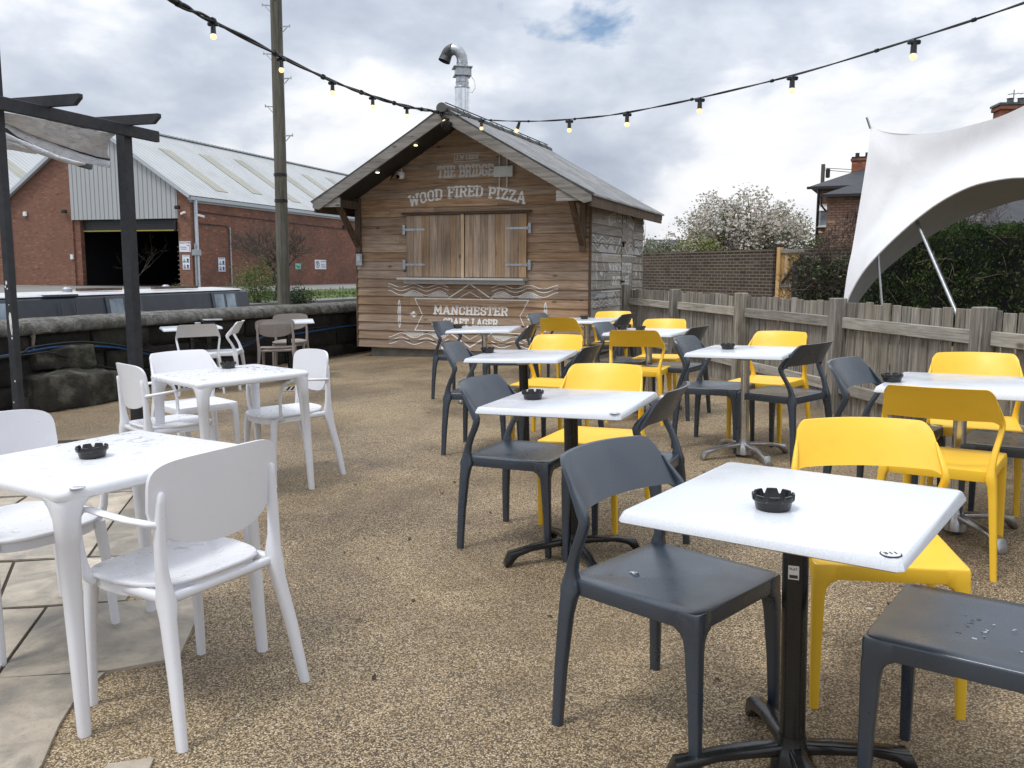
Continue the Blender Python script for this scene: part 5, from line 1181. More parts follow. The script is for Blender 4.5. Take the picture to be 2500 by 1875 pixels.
# ------------------------------------------------------------------ foliage helpers
def leaf(m, p, s, tt, el=1.6):
    th, ph = random.random()*2*pi, random.uniform(-1, 1); a = Vector((cos(th), sin(th), ph)).normalized(); b = a.cross(Vector((random.uniform(-1, 1), random.uniform(-1, 1), random.uniform(-1, 1)))).normalized()
    a *= s*el/2; b *= s/2; m.quad([p-a, p-b*.8, p+a, p+b*.8], tt)
def foliage_blob(name, mat, parent, c, rad, n, s, seed=0, shell=.55, lump=.25, clump=.12, lo=0., core=None):
    random.seed(seed); m = MB(); c = Vector(c); nc = max(1, n//14)
    for i in range(nc):
        d = Vector((random.gauss(0, 1), random.gauss(0, 1), random.gauss(0, 1))).normalized(); k = (shell+(1-shell)*random.random()**.6)
        l_ = 1+lump*noise.noise(d*2.2+Vector((seed, 0, 0)))*1.6
        q = c+Vector((d.x*rad[0], d.y*rad[1], d.z*rad[2]))*k*l_; tt = random.random()
        if q.z < lo: continue
        for j in range(14):
            p = q+Vector((random.gauss(0, 1), random.gauss(0, 1), random.gauss(0, 1)))*clump; leaf(m, p, s*random.uniform(.6, 1.3), min(1, max(0, tt+random.gauss(0, .18))))
    return m.build(name, mat, parent, None)
def branchy(name, mat, parent, base, h, seed, spread=.5, levels=5, r0=.08, up=.25, nb=3, out=None, lean=(0, 0)):
    random.seed(seed); m = MB(); tips = []
    def rec(p, d, L_, r, lv):
        q = [p]; dd = d.copy()
        for k in range(3):
            dd = (dd+Vector((random.gauss(0, .16), random.gauss(0, .16), random.gauss(0, .10)+up*.2))).normalized(); q.append(q[-1]+dd*L_/3)
        m.tube(q, [r, r*.9, r*.78, r*.62], 6 if lv < 3 else 4, t=random.random())
        if lv >= levels: tips.append((q[-1], dd)); return
        for k in range(nb if lv else nb+1):
            nd = (dd+Vector((random.gauss(0, spread), random.gauss(0, spread), random.gauss(0, spread*.6)+up))).normalized(); rec(q[random.choice((2, 3, 3))], nd, L_*random.uniform(.58, .85), r*.56, lv+1)
        if lv >= 1: tips.append((q[-1], dd))
    rec(Vector(base), Vector((lean[0], lean[1], 1)).normalized(), h*.33, r0, 0)
    m.build(name, mat, parent, 60); return tips
# hedges
t = thing('conifer_hedge', 'tall dense dark green conifer hedge behind the tent poles', 'hedge')
random.seed(31); m = MB(); A0, A1 = Vector((5.55, 13.75, 0)), Vector((10.5, 11.6, 0)); dd = (A1-A0); nn = Vector((-.40, -.92, 0))
for i in range(3400):
    u = random.random(); k = random.random(); z = .1+1.95*random.random() if k < .62 else 2.03
    top = 1.98+.10*noise.noise(Vector((u*14, 0, 0)))+.05*noise.noise(Vector((u*50, 2, 0)))-.25*max(0, .08-u)/.08
    if k < .62: z = min(z, top); off = .10+.22*noise.noise(Vector((u*11, z*2.2, 0)))+.08*noise.noise(Vector((u*34, z*7, 3)))
    else: z = top; off = -random.random()*1.3+.08
    p = A0+dd*u+nn*off+Vector((0, 0, z)); tt = .5+.55*noise.noise(Vector((u*16, z*4.5, 5)))+random.gauss(0, .1)
    for j in range(11):
        q = p+Vector((random.gauss(0, .045), random.gauss(0, .045), random.gauss(0, .045))); d = Vector((random.gauss(-.2, .5), random.gauss(-.5, .5), random.gauss(.25, .6))).normalized()*random.uniform(.03, .075); w = d.cross(Vector((random.random(), random.random(), random.random()))).normalized()*random.uniform(.006, .013)
        m.quad([q-w, q+d*.5-w*1.3, q+d, q+w], min(1, max(0, tt+random.gauss(0, .15))))
m.build('foliage', 'conifer', t, None)
m = MB(); m.prism([(p.x, p.y) for p in (A0+nn*-.02, A1+nn*-.02, A1-nn*1.4, A0-nn*1.4)], 0, 1.86, axis=2); m.build('dark_core', 'doordark', t)  # dark box added inside the hedge to block light
random.seed(8); m = MB()
for i in range(70):
    u = random.uniform(.1, 1); p = A0+dd*u+nn*random.uniform(.2, .35)+Vector((0, 0, random.uniform(.7, 1.9))); d = Vector((random.gauss(0, .5), random.gauss(0, .2), random.gauss(.2, .4))); m.tube([p, p+d*.15+Vector((0, 0, .02)), p+d*.32], [.004, .003, .0015], 4, t=.9)
m.build('bare_stems', 'twigs', t, None)
t = thing('bare_hedge', 'brown leafless shrub hedge between the gate and the white tent', 'hedge')
random.seed(44); m = MB(); g2 = MB()
def bh(x): # top height along the hedge
    return 1.30+1.15*max(0, min(1, (x-5.0)/1.15))**.8
for i in range(5200):
    x = random.uniform(4.95, 8.1); k = random.random()**.6; zt = bh(x)+.14*noise.noise(Vector((x*4, 0, 1))); z = .2+(zt-.2)*k; y = 16-.35*(x-5)+random.uniform(-.55, .2)-.25*sin(pi*min(1, z/zt))
    p = Vector((x, y, z)); d = Vector((random.gauss(0, .55), random.gauss(-.1, .4), abs(random.gauss(.5, .5)))).normalized(); L_ = random.uniform(.10, .34); w = d.cross(Vector((random.random()-.5, -1, random.random()-.5))).normalized()*random.uniform(.0025, .006)
    q = p+d*L_*.5+Vector((random.gauss(0, .03), random.gauss(0, .03), 0)); tt = random.random()*.95
    m.quad([p-w, q-w*.7, p+d*L_, q+w*.7, p+w], tt)
for i in range(1500):
    x = random.uniform(5.0, 8.2); z = .3+1.3*random.random()**1.4; y = 15.7-.35*(x-5)+random.uniform(-.4, .1)
    for j in range(4): leaf(g2, Vector((x, y, z))+Vector((random.gauss(0, .05), random.gauss(0, .05), random.gauss(0, .05))), .045, random.random())
m.build('twigs', 'twigs', t, None); g2.build('green_growth', 'conifer', t, None)
m = MB(); m.prism([(5.25, 16.0), (8.2, 15.0), (8.2, 15.9), (5.4, 16.8)], 0, 1.55, axis=2); m.build('dark_core', 'doordark', t)  # solid dark box added behind the twigs to keep light out
# garden wall and gate
def wallbox(name, lab, A, B, z0, z1, th, mat, cat='wall', extra=None):
    A, B = Vector(A), Vector(B); d = (B-A); L_ = d.length; a = atan2(d.y, d.x); t = thing(name, lab, cat, TR(A.x, A.y, 0, a)); m = MB(); m.box((L_/2, 0, (z0+z1)/2), (L_, th, z1-z0)); m.build('brickwork', mat, t); 
    m = MB(); m.box((L_/2, 0, z1+.035), (L_, th+.02, .07)); m.build('soldier_course', mat, t); return t
wallbox('garden_wall', 'long dark brown brick garden wall beside the hut', (1.6, 32.6, 0), (6.68, 22.05, 0), 0, 1.86, .22, 'brick_dark')
wallbox('garden_wall', 'short stretch of dark brick wall right of the timber gate', (7.14, 21.1, 0), (9.2, 16.9, 0), 0, 1.86, .22, 'brick_dark')
gd = Vector((.4336, -.9011, 0)); gM = Matrix.Translation((6.70, 22.0, 0)) @ Matrix.Rotation(atan2(gd.y, gd.x), 4, 'Z'); t = thing('garden_gate', 'new pale timber gate with a diagonal brace at the end of the brick wall', 'gate', gM)
m = MB(); m.box((.06, 0, .99), (.12, .10, 1.96), t=.8); m.build('gate_post', 'newwood', t)
m = MB()
for i in range(8): m.box((.17+i*.105, .02, .98), (.098, .02, 1.86), t=random.random())
m.build('boards', 'gatewood', t)
m = MB(); m.box((.54, -.012, 1.87), (.84, .045, .09), t=.9); m.box((.54, -.012, 1.02), (.84, .045, .09), t=.9); m.build('ledge', 'oldwood', t); m = MB(); m.bar((.18, -.022, 1.06), (.92, -.022, 1.80), .03, .08, up=(0, -1, 0), t=.1); m.build('brace', 'darkwood', t)
# magnolia
t = thing('magnolia_tree', 'magnolia tree in full pale pink blossom behind the brick wall', 'tree')
tips = branchy('trunk', 'bark', t, (8.25, 32, .1), 4.2, 4, .62, 6, .13, .10, 3)
random.seed(17); m = MB(); gl = MB(); C0 = Vector((8.35, 32, 2.55)); RX, RZ = 2.6, 1.72
def crown_top(x):   # uneven outline
    return 1.0+.22*noise.noise(Vector((x*1.3, 3, 0)))+.22*noise.noise(Vector((x*3.1, 1, 0)))
cl = []
for i in range(2700):
    d = Vector((random.gauss(0, 1), random.gauss(0, .8), random.gauss(.12, .75))).normalized(); k = random.random()**.42; q = C0+Vector((d.x*RX, d.y*1.9, d.z*RZ))*k*crown_top(d.x*2.5)
    if q.z < 1.5: continue
    if noise.noise(q*1.5) < -.10+.25*(q-C0).length/2.6-.15: continue
    cl.append(q)
for q in cl:
    for b in range(random.choice((1, 2, 3, 4))):
        p = q+Vector((random.gauss(0, .10), random.gauss(0, .10), random.gauss(0, .10))); tt = random.random()
        for j in range(5):
            a = Vector((random.gauss(0, .5), random.gauss(0, .5), random.uniform(.3, 1))).normalized(); s_ = a.cross(Vector((random.random(), 1, 0))).normalized()*.024; L_ = random.uniform(.06, .10)
            m.quad([p, p+a*L_*.5-s_, p+a*L_, p+a*L_*.5+s_], min(1, max(0, tt+random.gauss(0, .2))))
    for j in range(5): leaf(gl, q+Vector((random.gauss(0, .14), random.gauss(0, .14), random.gauss(0, .14))), .045, random.random()*.8)
m.build('blossom', 'petals', t, None); gl.build('leaves', 'willow', t, None)
m = MB(); random.seed(3)
for q in cl[::5]:
    b = C0+Vector((0, 0, -1.4)); mid = b.lerp(q, .6)+Vector((random.gauss(0, .15), random.gauss(0, .15), .1)); m.tube([b.lerp(q, .35), mid, q+Vector((random.gauss(0, .05), 0, random.uniform(0, .25)))], [.018, .011, .004], 4)
m.build('branches', 'bark', t, None)
def shrub(lab, mat, c, rad, n, s, seed, cat='shrub', name='garden_shrub', **k):
    t = thing(name, lab, cat); foliage_blob('foliage', mat, t, c, rad, n, s, seed, **k); m = MB(); random.seed(seed)
    for i in range(9):
        b = Vector((c[0]+random.gauss(0, .1), c[1], max(0, c[2]-rad[2]-.3))); e = Vector(c)+Vector((random.uniform(-.7, .7)*rad[0], random.uniform(-.5, .5)*rad[1], random.uniform(0, .8)*rad[2])); m.tube([b, b.lerp(e, .5)+Vector((0, 0, .1)), e], [.02, .014, .005], 5)
    m.build('stems', 'bark', t, None); return t
shrub('green leafy shrub at the right foot of the magnolia', 'willow', (10.9, 33.6, 2.1), (.95, .8, 1.3), 4200, .07, 5)
shrub('yellow green shrub in front of the magnolia, left side', 'lime', (6.35, 30, 1.75), (1.0, .8, .85), 4200, .055, 6)
shrub('reddish green shrub under the magnolia at the wall top', 'twigs', (7.5, 30.5, 1.7), (.8, .6, .7), 1600, .05, 16)
shrub('pale cream flowering bush topping the wall next to the hut', 'palebush', (5.0, 30, 1.75), (.85, .7, .65), 3600, .06, 7)
# ------------------------------------------------------------------ houses on the right
hM = Matrix.Translation((13.15, 38, 0)) @ Matrix.Rotation(R(-25), 4, 'Z'); t = thing('brick_house', 'two storey pink brick house with slate roof left of the tent', 'house', hM)
m = MB(); m.box((5, 3.6, 2.5), (10, 7.2, 5.0)); m.box((5.1, -1.25, 2.22), (8.9, 2.5, 4.44)); m.build('brick_walls', 'brick_house', t)
m = MB(); e = .35; ze, zr = 5.0, 6.3
P_ = [(-e, -e, ze), (10+e, -e, ze), (10+e, 7.2+e, ze), (-e, 7.2+e, ze)]; r0, r1 = (2.2, 3.6, zr), (7.8, 3.6, zr)
m.quad([P_[0], P_[1], r1, r0]); m.quad([P_[1], P_[2], r1]); m.quad([P_[2], P_[3], r0, r1]); m.quad([P_[3], P_[0], r0]); m.quad(P_[::-1]); rf = m.build('roof', 'slate', t)
m = MB(); P_ = [(.4, -2.8, 4.44), (9.8, -2.8, 4.44), (9.8, -.35, 5.35), (2.6, -.35, 5.6), (.4, .0, 4.46)]
m.quad([(.4, -2.8, 4.44), (9.8, -2.8, 4.44), (9.8, .3, 5.75), (3.4, .3, 5.75)]); m.quad([(.4, -2.8, 4.44), (3.4, .3, 5.75), (.4, .3, 4.44)]); m.quad([(.4, -2.8, 4.42), (9.8, -2.8, 4.42), (9.8, .3, 4.42), (.4, .3, 4.42)]); m.build('roof', 'slate', t)
m = MB(); m.box((5.1, -2.86, 4.40), (9.4, .10, .11)); m.box((5, -.40, 4.95), (10.8, .1, .11)); m.tube([(.42, -2.7, 4.35), (.36, -1.8, 4.1), (.50, -1.2, 3.9)], .04, 8); m.build('gutter', 'black_metal', t)
m = MB(); m.tube([(.05, -.12, 4.9), (.05, -.12, 0)], .05, 8); m.build('downpipe', 'black_metal', t)
m = MB(); m.box((1.55, 3.0, 5.95), (.85, .6, 1.0)); m.box((1.55, 3.0, 6.42), (.95, .7, .09)); ch = m.build('chimney', 'brick_chim', rf)
m = MB(); m.box((1.55, 3.0, 6.50), (.88, .62, .10)); 
for q in (-.22, .2): m.lathe([(.10, 6.55), (.085, 6.72), (.11, 6.74)], 12, (1.55+q, 3.0, 0))
m.build('chimney_pots', 'black_metal', ch)
w = MB(); w.box((.36, -.02, 3.82), (.50, .06, .95)); win = w.build('window', 'camwhite', t)
m = MB(); m.box((.36, -.055, 3.68), (.38, .02, .58)); m.build('pane', 'winglass', win); m = MB(); m.bar((.36, -.10, 4.20), (.36, -.28, 3.98), .46, .03, up=(0, -1, 1)); m.build('open_sash', 'camwhite', win); m = MB(); m.box((.36, -.09, 3.32), (.62, .1, .05)); m.build('sill', 'camwhite', win)
m = MB(); m.box((.36, -.015, 4.40), (.6, .05, .18)); m.build('lintel', 'brick_chim', t)
m = MB(); m.tube([(3.1, .6, 5.5), (3.1, .6, 6.55)], .07, 10); m.build('soil_pipe', 'black_metal', t)
hM = Matrix.Translation((16.0, 29.5, 0)) @ Matrix.Rotation(R(-8), 4, 'Z'); t = thing('brick_house', 'brick house mostly hidden by the tent, only its red chimney stack showing above', 'house', hM)
m = MB(); m.box((5, 4, 2.5), (10, 8, 5)); m.build('brick_walls', 'brick_house', t)
m = MB(); m.quad([(-.3, -.3, 5), (10.3, -.3, 5), (7.5, 4, 6.7), (2.0, 4, 6.7)]); m.quad([(-.3, 8.3, 5), (-.3, -.3, 5), (2.0, 4, 6.7)]); m.quad([(10.3, -.3, 5), (10.3, 8.3, 5), (7.5, 4, 6.7)]); m.quad([(10.3, 8.3, 5), (-.3, 8.3, 5), (2.0, 4, 6.7), (7.5, 4, 6.7)]); rf = m.build('roof', 'slate', t)
m = MB(); m.box((1.6, 2.2, 6.2), (1.5, .7, 2.0)); m.box((1.6, 2.2, 7.12), (1.62, .82, .12)); ch = m.build('chimney', 'brick_chim', rf)
m = MB(); m.box((1.6, 2.2, 7.24), (1.7, .86, .08)); 
for q in (-.35, 0, .35): m.lathe([(.12, 7.28), (.10, 7.45), (.13, 7.48)], 12, (1.6+q, 2.2, 0))
m.tube([(1.2, 1.80, 6.0), (1.2, 1.80, 7.7)], .015, 6); m.tube([(1.0, 1.8, 7.55), (2.2, 1.7, 7.6)], .01, 6)
for q in range(6): m.tube([(1.1+q*.18, 1.62, 7.56), (1.1+q*.18, 1.95, 7.56)], .006, 5)
m.build('chimney_pots', 'soot', ch)
m = MB()
gM = Matrix.Translation((11.8, 22.2, 0)) @ Matrix.Rotation(R(10), 4, 'Z'); t = thing('garage', 'low outbuilding with a hipped slate roof just above the conifer hedge', 'outbuilding', gM)
m.box((4, 2, 1.2), (8, 4, 2.4)); m.build('brick_walls', 'brick_house', t)
m = MB(); P_ = [(-.3, -.3, 2.5), (8.3, -.3, 2.5), (8.3, 4.3, 2.5), (-.3, 4.3, 2.5)]; r0, r1 = (2.3, 2.0, 3.85), (5.7, 2.0, 3.85)
m.quad([P_[0], P_[1], r1, r0]); m.quad([P_[1], P_[2], r1]); m.quad([P_[2], P_[3], r0, r1]); m.quad([P_[3], P_[0], r0]); m.quad([(x, y, 2.44) for x, y, z in P_]); rf = m.build('roof', 'slate', t)
m = MB(); 
for i in range(14): f = i/13; a = Vector((-.3, -.3, 2.5)).lerp(Vector(r0), f); b = Vector((-.3, -.3, 2.5)).lerp(Vector(r0), min(1, f+.07)); m.tube([a+Vector((0, 0, .02)), b+Vector((0, 0, .03))], [.10, .085], 8)
m.build('hip_tiles', 'ridge', rf)
# small utility pole beyond the houses, distant roofs
t = thing('telegraph_pole', 'thin telegraph pole with a dark transformer rising behind the left house roof', 'utility pole'); m = MB(); m.tube([(16.85, 48, 0), (16.85, 48, 7.2)], .11, 8); m.build('shaft', 'polewood', t); m = MB(); m.box((17.05, 47.8, 6.7), (.2, .2, .5), bev=.04); m.build('transformer', 'black_metal', t)
m = MB(); m.tube([(16.85, 48, 7.0), (19.5, 46, 6.6), (22, 44, 6.5)], .018, 5); m.tube([(16.85, 48, 6.9), (19.5, 46, 6.4), (22, 44, 6.2)], .018, 5); m.build('wires', 'cable', t)
for i, (x, y, w, h_, lab) in enumerate(((18.6, 112, 2.6, 4.6, 'tiny distant grey roof just right of the hut eave'), (21.3, 120, 5.0, 5.2, 'wider distant slate roof left of the magnolia'))):
    t = thing('distant_house', lab, 'house', TR(x, y)); m = MB(); m.box((0, 0, h_/2-.3), (w, 6, h_-.6)); m.build('brick_walls', 'brick_house', t); m = MB(); m.prism([(-3.3, h_-.6), (0, h_+.9-.3*i), (3.3, h_-.6)], -w/2-.2, w/2+.2, axis=0); m.build('roof', 'slate', t)
t = thing('bare_tree', 'thin bare distant tree between the hut eave and the magnolia', 'tree'); branchy('trunk', 'bark', t, (14.3, 92, .0), 9, 12, .22, 5, .10, .9, 2)
# ------------------------------------------------------------------ warehouse
WM = Matrix.Translation((WC[0], WC[1], 0)) @ Matrix.Rotation(-R(18.4), 4, 'Z'); t = thing('warehouse', 'large red brick warehouse with twin gables, grey sheet cladding and a dark open doorway', 'warehouse', WM); wh = t
ZE, ZP, BW = 5.72, 10.25, 14.0; LEN = 46
def zr_(x): return ZE+(ZP-ZE)*(1-abs(x+BW/2)/(BW/2))
def gable(name, x0, x1, z0, mat, y=0., dx=0., th=.35):
    P = [(x0, z0), (x1, z0), (x1, zr_(x1))]+([(-BW/2, ZP)] if x0 < -BW/2 < x1 else [])+[(x0, zr_(x0))]; m = MB(); m.prism([(p[0]+dx, p[1]) for p in P], y, y+th); return m.build(name, mat, wh)
gable('brick_pier', -.92, -.0, 0, 'brick_pier'); gable('front_wall', -14.0, -8.9, 0, 'brick_pier')
m = MB(); m.box((-8.65, .25, 2.2), (.5, .3, 4.36)); m.build('door_jamb', 'brick_red', wh)
gable('sheet_cladding', -8.92, -.9, 4.38, 'clad', -.03, 0, .3)
m = MB(); m.box((-4.65, .45, 4.0), (7.5, .15, .72)); ro = m.build('roller_door', 'roller', wh); m = MB(); m.box((-4.65, .35, 3.70), (7.5, .05, .07)); m.build('door_edge', 'yellowtrim', ro)
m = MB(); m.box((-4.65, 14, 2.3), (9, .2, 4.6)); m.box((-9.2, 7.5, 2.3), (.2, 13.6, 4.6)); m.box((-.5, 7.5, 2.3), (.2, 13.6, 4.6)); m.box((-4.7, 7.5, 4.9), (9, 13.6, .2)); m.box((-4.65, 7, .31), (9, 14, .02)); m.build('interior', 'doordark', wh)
m = MB(); random.seed(6)
for i in range(9): m.box((-1.35, 1.6, .45+i*.28), (1.0, 1.2, .05)); m.box((-1.35, 1.6, .55+i*.28), (.9, 1.1, .10))
pl_ = m.build('pallet_stack', 'pallet', wh)
m = MB()
for i in range(9): m.tube([(-1.84, .98, .49+i*.28), (-.86, .98, .49+i*.28)], .012, 5)
m.build('pallet_edges', 'gutter', pl_)
m = MB()
for k in range(8):
    for i in range(9): m.box((-8.0+k*.95, 9.5, .45+i*.33), (.85, .8, .05))
m.build('pallet_rows', 'pallet', pl_)
m = MB(); m.box((-.175, LEN/2+.2, 2.85), (.35, LEN-.4, 5.72)); m.box((-7, LEN, 3), (14, .3, 5.6)); m.build('side_wall', 'brick_red', wh)
gable('front_wall', -14.0, -.02, 0, 'brick_pier', .01, -14.0)
for dx in (0, -14.0):
    for s in (1, -1):
        m = MB(); xr = -BW/2+dx; xe = xr+s*(BW/2+.25); sl_ = (ZP-ZE)/(BW/2); ny_ = 40
        rows = [[(xe+(xr-xe)*f, -.35+(LEN+.7)*j/ny_, ZP+.12-(BW/2+.25)*sl_*(1-f)) for j in range(ny_+1)] for f in (0, .33, .66, 1)]
        m.grid(rows); m.grid([[(p[0], p[1], p[2]-.10) for p in r] for r in rows]); rfo = m.build('roof', 'roofsheet', wh)
        m = MB(); m.bar((xe, -.33, ZP+.05-(BW/2+.25)*sl_), (xr, -.33, ZP+.05), .10, .22); m.build('verge_trim', 'gutter', rfo)
        m = MB(); yy = 3.4; q = 0
        while yy < LEN-3:
            f0, f1 = (.12+.05*(q % 2), .72+.04*(q % 3)); w_ = 1.15
            m.quad([(xe+(xr-xe)*f0, yy, ZP+.15-(BW/2+.25)*sl_*(1-f0)), (xe+(xr-xe)*f0, yy+w_, ZP+.15-(BW/2+.25)*sl_*(1-f0)), (xe+(xr-xe)*f1, yy+w_, ZP+.15-(BW/2+.25)*sl_*(1-f1)), (xe+(xr-xe)*f1, yy, ZP+.15-(BW/2+.25)*sl_*(1-f1))]); yy += 4.3; q += 1
        m.build('rooflights', 'skylight', rfo)
m = MB(); n = 110
for i in range(n): m.box((-BW/2, i*LEN/n, ZP+.14), (.34, LEN/n*.5, .10)); 
m.box((-BW/2, LEN/2, ZP+.10), (.5, LEN, .06)); m.build('ridge_capping', 'roofsheet', wh)
m = MB(); m.box((.14, LEN/2, 5.53), (.22, LEN+.4, .20)); m.box((.02, LEN/2, 5.40), (.06, LEN, .18)); m.build('gutter', 'gutter', wh)
m = MB(); m.bar((.18, .28, 5.5), (.18, .28, .3), .14, .14); m.build('downpipe', 'pipe_w', wh); m = MB(); m.bar((-14.0, -.12, 5.6), (-14.0, -.12, .3), .16, .12); m.build('downpipe', 'pipe_w', wh)
m = MB(); m.tube([(.10, 3.6, 4.0), (.10, 3.6, .3)], .05, 8); m.build('conduit', 'galv', wh); m = MB(); m.bar((.16, .12, 2.9), (.16, .12, .3), .08, .08); m.build('conduit', 'galv', wh); m = MB(); m.tube([(.05, .6, 4.1), (.05, 3.3, 4.08), (.05, 3.6, 3.8), (.05, 3.62, 2.6)], .03, 6); m.tube([(.05, .3, 4.8), (.05, 4, 4.75), (.05, 12, 4.65), (.05, 24, 4.55)], .025, 6); m.build('cable_run', 'cable', wh)
m = MB(); m.box((.12, .25, 2.35), (.35, .5, .36), bev=.02); m.build('pipe_bracket_box', 'galv', wh)
m = MB(); m.box((.09, 18.2, 4.75), (.12, .35, .22)); m.box((.16, 18.2, 4.78), (.06, .2, .12)); m.build('wall_light', 'ink', wh)
for x, y in ((-9.3, -.2), (-.75, -.2)): m = MB(); m.box((x, y, 5.0 if x > -5 else 4.9), (.32, .2, .2), bev=.03); m.build('floodlight', 'black_metal', wh)
m = MB(); m.bar((-.55, -.12, 4.62), (-.15, -.32, 4.70), .12, .12); m.build('security_camera', 'camwhite', wh); m = MB(); m.bar((.15, .3, 4.6), (.4, .75, 4.5), .12, .12); m.build('security_camera', 'camwhite', wh)
m = MB(); m.box((-12.6, -.08, 4.8), (.3, .14, .3), bev=.04); m.build('alarm_box', 'camwhite', wh); m = MB(); m.box((-9.0, -.08, 2.1), (.2, .1, .3)); m.build('intercom', 'camwhite', wh)
for x in (-.78,): m = MB(); m.box((x-.22, -.12, 3.9), (.14, .2, .6), bev=.03); m.build('door_motor', 'black_metal', wh)
m = MB(); m.tube([(-.1, 5.3, .3), (-.1+.25, 5.3, 1.1)], .05, 6); m.tube([(.3, 8.0, .3), (.3, 8.0, .9)], .09, 6); m.build('bollards', 'black_metal', wh)
# signs
SF = wh.matrix_world
def sign(lab, M, w, h_, mat='whitesign', kind='company'):
    t = thing('wall_sign', lab, 'sign', M); m = MB(); m.box((0, 0, 0), (w, .02, h_)); m.build('board', mat, t); X = Matrix.Rotation(R(90), 4, 'X')
    def tx(s_, x, z, size, ink, align='CENTER', sx=1.): text_obj('sign_text', s_, size, ink, Matrix.Translation((x, -.0125, z)) @ X, t, align, .002, sx)
    def bx(x, z, a, b, ink, name='print_block'): m = MB(); m.box((x, -.0135, z), (a, .006, b)); m.build(name, ink, t)
    def ring(x, z, r, ink, r2=0): m = MB(); m.grid([[(x+q*cos(2*pi*k/20), -.014, z+q*sin(2*pi*k/20)*1.0) for k in range(20)] for q in (r, r2)], close_u=True); m.build('pictogram', ink, t)
    if kind == 'company':
        tx('PALLETOWER', .02, h_*.36, w*.17, 'navy', sx=.88); bx(-w*.44, h_*.34, .015, h_*.22, 'orange'); tx('GOODS INWARDS', -w*.14, -h_*.06, w*.085, 'navy', sx=.8); tx('OFFICE PRODUCT', -w*.11, -h_*.24, w*.085, 'navy', sx=.8)
        bx(w*.40, -h_*.12, w*.05, h_*.56, 'orange'); bx(w*.28, h_*.12, w*.2, h_*.10, 'orange')
    elif kind == 'safety':
        tx('PALLETOWER', 0, h_*.43, w*.15, 'navy', sx=.85)
        for i, x in enumerate((-w*.23, w*.23)):
            for j, z in enumerate((h_*.17, -h_*.25)):
                if i == 0 and j == 0: m = MB(); m.quad([(x-.09, -.014, z-.07), (x+.09, -.014, z-.07), (x, -.014, z+.10)]); m.build('pictogram', 'greensign', t)
                else: ring(x, z, w*.15, 'navy', 0 if i else w*.07)
                bx(x, z-h_*.145, w*.36, h_*.075, 'navy')
    elif kind == 'parking':
        ring(-w*.26, 0, h_*.38, 'ink', h_*.31); tx('P', -w*.25, 0, h_*.66, 'ink'); m = MB(); m.bar((-w*.26-h_*.24, -.016, h_*.24), (-w*.26+h_*.24, -.016, -h_*.24), .004, h_*.07, up=(1, 0, 1)); m.build('slash', 'ink', t)
        tx('PALLETOWER', w*.25, h_*.32, w*.078, 'ink', sx=.9); tx('STRICTLY', w*.25, -h_*.04, w*.105, 'navy', sx=.9); tx('NO PARKING', w*.25, -h_*.27, w*.08, 'navy', sx=.95)
    else:
        m = MB(); ring(w*.12, h_*.2, h_*.11, 'whitesign'); m.bar((-w*.1, -.015, -h_*.3), (w*.12, -.015, h_*.12), .004, h_*.13, up=(1, 0, 1)); m.bar((w*.1, -.015, h_*.05), (w*.3, -.015, -h_*.25), .004, h_*.10, up=(1, 0, 1)); m.bar((-w*.3, -.015, h_*.1), (w*.05, -.015, h_*.05), .004, h_*.09, up=(1, 0, 1)); m.build('pictogram', 'ivy', t)
    return t
sign('white company sign with orange block on the brick pier beside the warehouse door', SF @ Matrix.Translation((-.46, -.02, 2.70)), .80, .63)
sign('tall white safety sign with blue pictograms on the pier under the company sign', SF @ Matrix.Translation((-.42, -.02, 1.78)), .52, .86, kind='safety')
SR_ = Matrix.Rotation(R(90), 4, 'Z')
sign('tall white safety sign with blue pictograms on the warehouse side wall', SF @ Matrix.Translation((.02, 2.75, 1.67)) @ SR_, .66, .86, kind='safety')
sign('wide white no parking sign on the warehouse side wall right of the telegraph pole', SF @ Matrix.Translation((.02, 14.55, 1.78)) @ SR_, 1.62, .70, kind='parking')
sign('small green sign on the warehouse side wall next to the telegraph pole', SF @ Matrix.Translation((.02, 11.45, 1.62)) @ SR_, .72, .42, 'greensign', 'green')
# ------------------------------------------------------------------ narrowboat
A, B = Vector((-9.17, 15.5, 0)), Vector((-7.26, 23.77, 0)); bd = (B-A).normalized(); BM = Matrix.Translation(B) @ Matrix.Rotation(atan2(bd.y, bd.x), 4, 'Z'); t = thing('narrowboat', 'slate blue narrowboat with a pale roof moored on the canal behind the stone wall', 'boat', BM)
# local: x along hull (bow at 0, stern negative), y to the left (far side)
RZ_ = .80; m = MB(); LB = 15.0
m.prism([(-.12, -.05), (-.0, RZ_-.05), (.06, RZ_), (1.74, RZ_), (1.80, RZ_-.05), (1.92, -.05)], -LB, -.02, axis=0); m.build('cabin', 'boat', t)
m = MB(); m.prism([(.02, RZ_+.004), (.05, RZ_+.03), (.9, RZ_+.07), (1.75, RZ_+.03), (1.78, RZ_+.004)], -LB+.1, -.3, axis=0); m.build('cabin_roof', 'boatroof', t)
m = MB(); hull = []
for x, w, zt in ((-LB-1.5, .9, -.05), (-LB, 1.05, -.05), (-1, 1.05, -.05), (.8, .85, .0), (2.2, .25, .12), (2.6, .04, .2)):
    hull.append([(x, .9-w, zt), (x, .9-w, -.5), (x, .9-w*.8, -.9), (x, .9+w*.8, -.9), (x, .9+w, -.5), (x, .9+w, zt)])
m.grid(hull, close_u=True, cap=True); m.build('hull', 'black_metal', t)
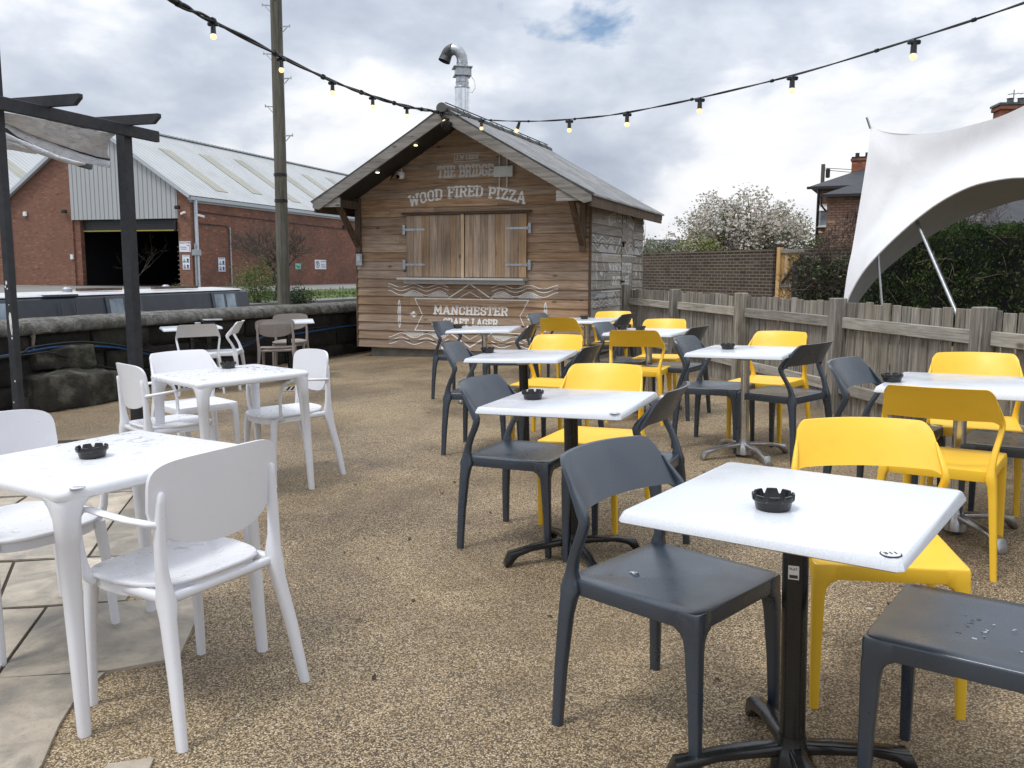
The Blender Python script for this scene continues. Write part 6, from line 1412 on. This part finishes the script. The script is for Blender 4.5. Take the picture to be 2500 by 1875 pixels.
for xc in (-1.25, -5.2, -8.9, -13):
    m = MB(); M4 = Matrix.Translation((xc, -.055, .52)) @ Matrix.Rotation(R(-8), 4, 'X'); m.box((0, 0, 0), (1.15, .03, .50), M=M4, bev=.004); wf = m.build('window', 'paleframe', t)
    for q in (-.27, .27): m = MB(); m.box((q, -.018, 0), (.42, .012, .38), M=M4); m.build('pane', 'winglass', wf)
m = MB(); m.bar((-7.1, -.07, .7), (-7.1, -.14, -.02), .02, .02); m.bar((-6.7, -.07, .7), (-6.7, -.14, -.02), .02, .02); m.box((-7.0, .05, .815), (.9, .15, .04)); m.build('side_hatch', 'paleframe', t)
m = MB(); m.lathe([(.07, 0), (.065, .22), (.08, .23), (.08, .26)], 12, (-9.6, .5, RZ_+.04)); m.build('stove_chimney', 'black_metal', t)
m = MB()
for x, y in ((-2.5, .8), (-6, .7), (-10.5, .9)): m.lathe([(.10, 0), (.10, .06), (.05, .10)], 12, (x, y, RZ_+.06))
m.build('roof_vents', 'galv', t)
random.seed(2); m = MB()
for x, y, L_ in ((-1.9, .35, 1.6), (-4.6, .5, 1.2), (-8.2, .4, 2.0), (-10.5, .6, 1.6)): m.bar((x, y, RZ_+.10), (x-L_, y+.1, RZ_+.10), .12, .06)
m.build('planks_on_roof', 'darkwood', t)
# ------------------------------------------------------------------ bare trees and scrub on the far bank
t = thing('bare_tree', 'leafless shrubby tree behind the telegraph pole in front of the warehouse side wall', 'tree'); tp = branchy('trunk', 'bark', t, (-8.15, 29.5, .2), 3.3, 23, .62, 5, .07, .10, 3)
m = MB(); random.seed(5)
for p, d in tp:
    for k in range(2):
        e = p+(d+Vector((random.gauss(0, .5), random.gauss(0, .5), random.gauss(.1, .4))))*random.uniform(.15, .4); m.tube([p, p.lerp(e, .5)+Vector((0, 0, .02)), e], [.005, .004, .002], 3)
m.build('twigs', 'bark', t, None)
t = thing('bare_tree', 'thin leafless sapling in front of the dark warehouse doorway', 'tree'); tp = branchy('trunk', 'bark', t, (-14.6, 33.5, .25), 2.6, 31, .5, 6, .016, .13, 2)
shrub('bright green spring shrub left of the telegraph pole on the far bank', 'willow', (-8.15, 27.6, .85), (.75, .6, .75), 5200, .035, 8, shell=.3)
shrub('dark ivy clump right of the telegraph pole on the bank', 'ivy', (-6.6, 26.5, .45), (.55, .4, .36), 2600, .04, 9, shell=.3)
shrub('mossy orange green plant clump on the yard edge by the brick pier', 'lime', (-14.4, 38.6, .40), (.9, .4, .28), 900, .04, 10)

# ------------------------------------------------------------------ small litter on the terrace
random.seed(77); m = MB()
for i in range(150):
    x, y = random.uniform(-3.6, 2.2), random.uniform(1.7, 11); th = random.random()*pi; l_, w_ = random.uniform(.008, .022), random.uniform(.004, .010); c, q = cos(th), sin(th); z = .004
    m.quad([PM @ Vector((x+a*c-b*q, y+a*q+b*c, z+h_)) for a, b, h_ in ((-l_, 0, .001), (-l_*.3, -w_, .006*random.random()), (l_*.5, -w_*.8, .002), (l_, 0, .008*random.random()), (l_*.3, w_, .003))], random.random())
stuff(tag(m.build('leaf_litter', 'litter', angle=None), 'tiny dark leaves and bits scattered over the resin gravel', 'litter'))
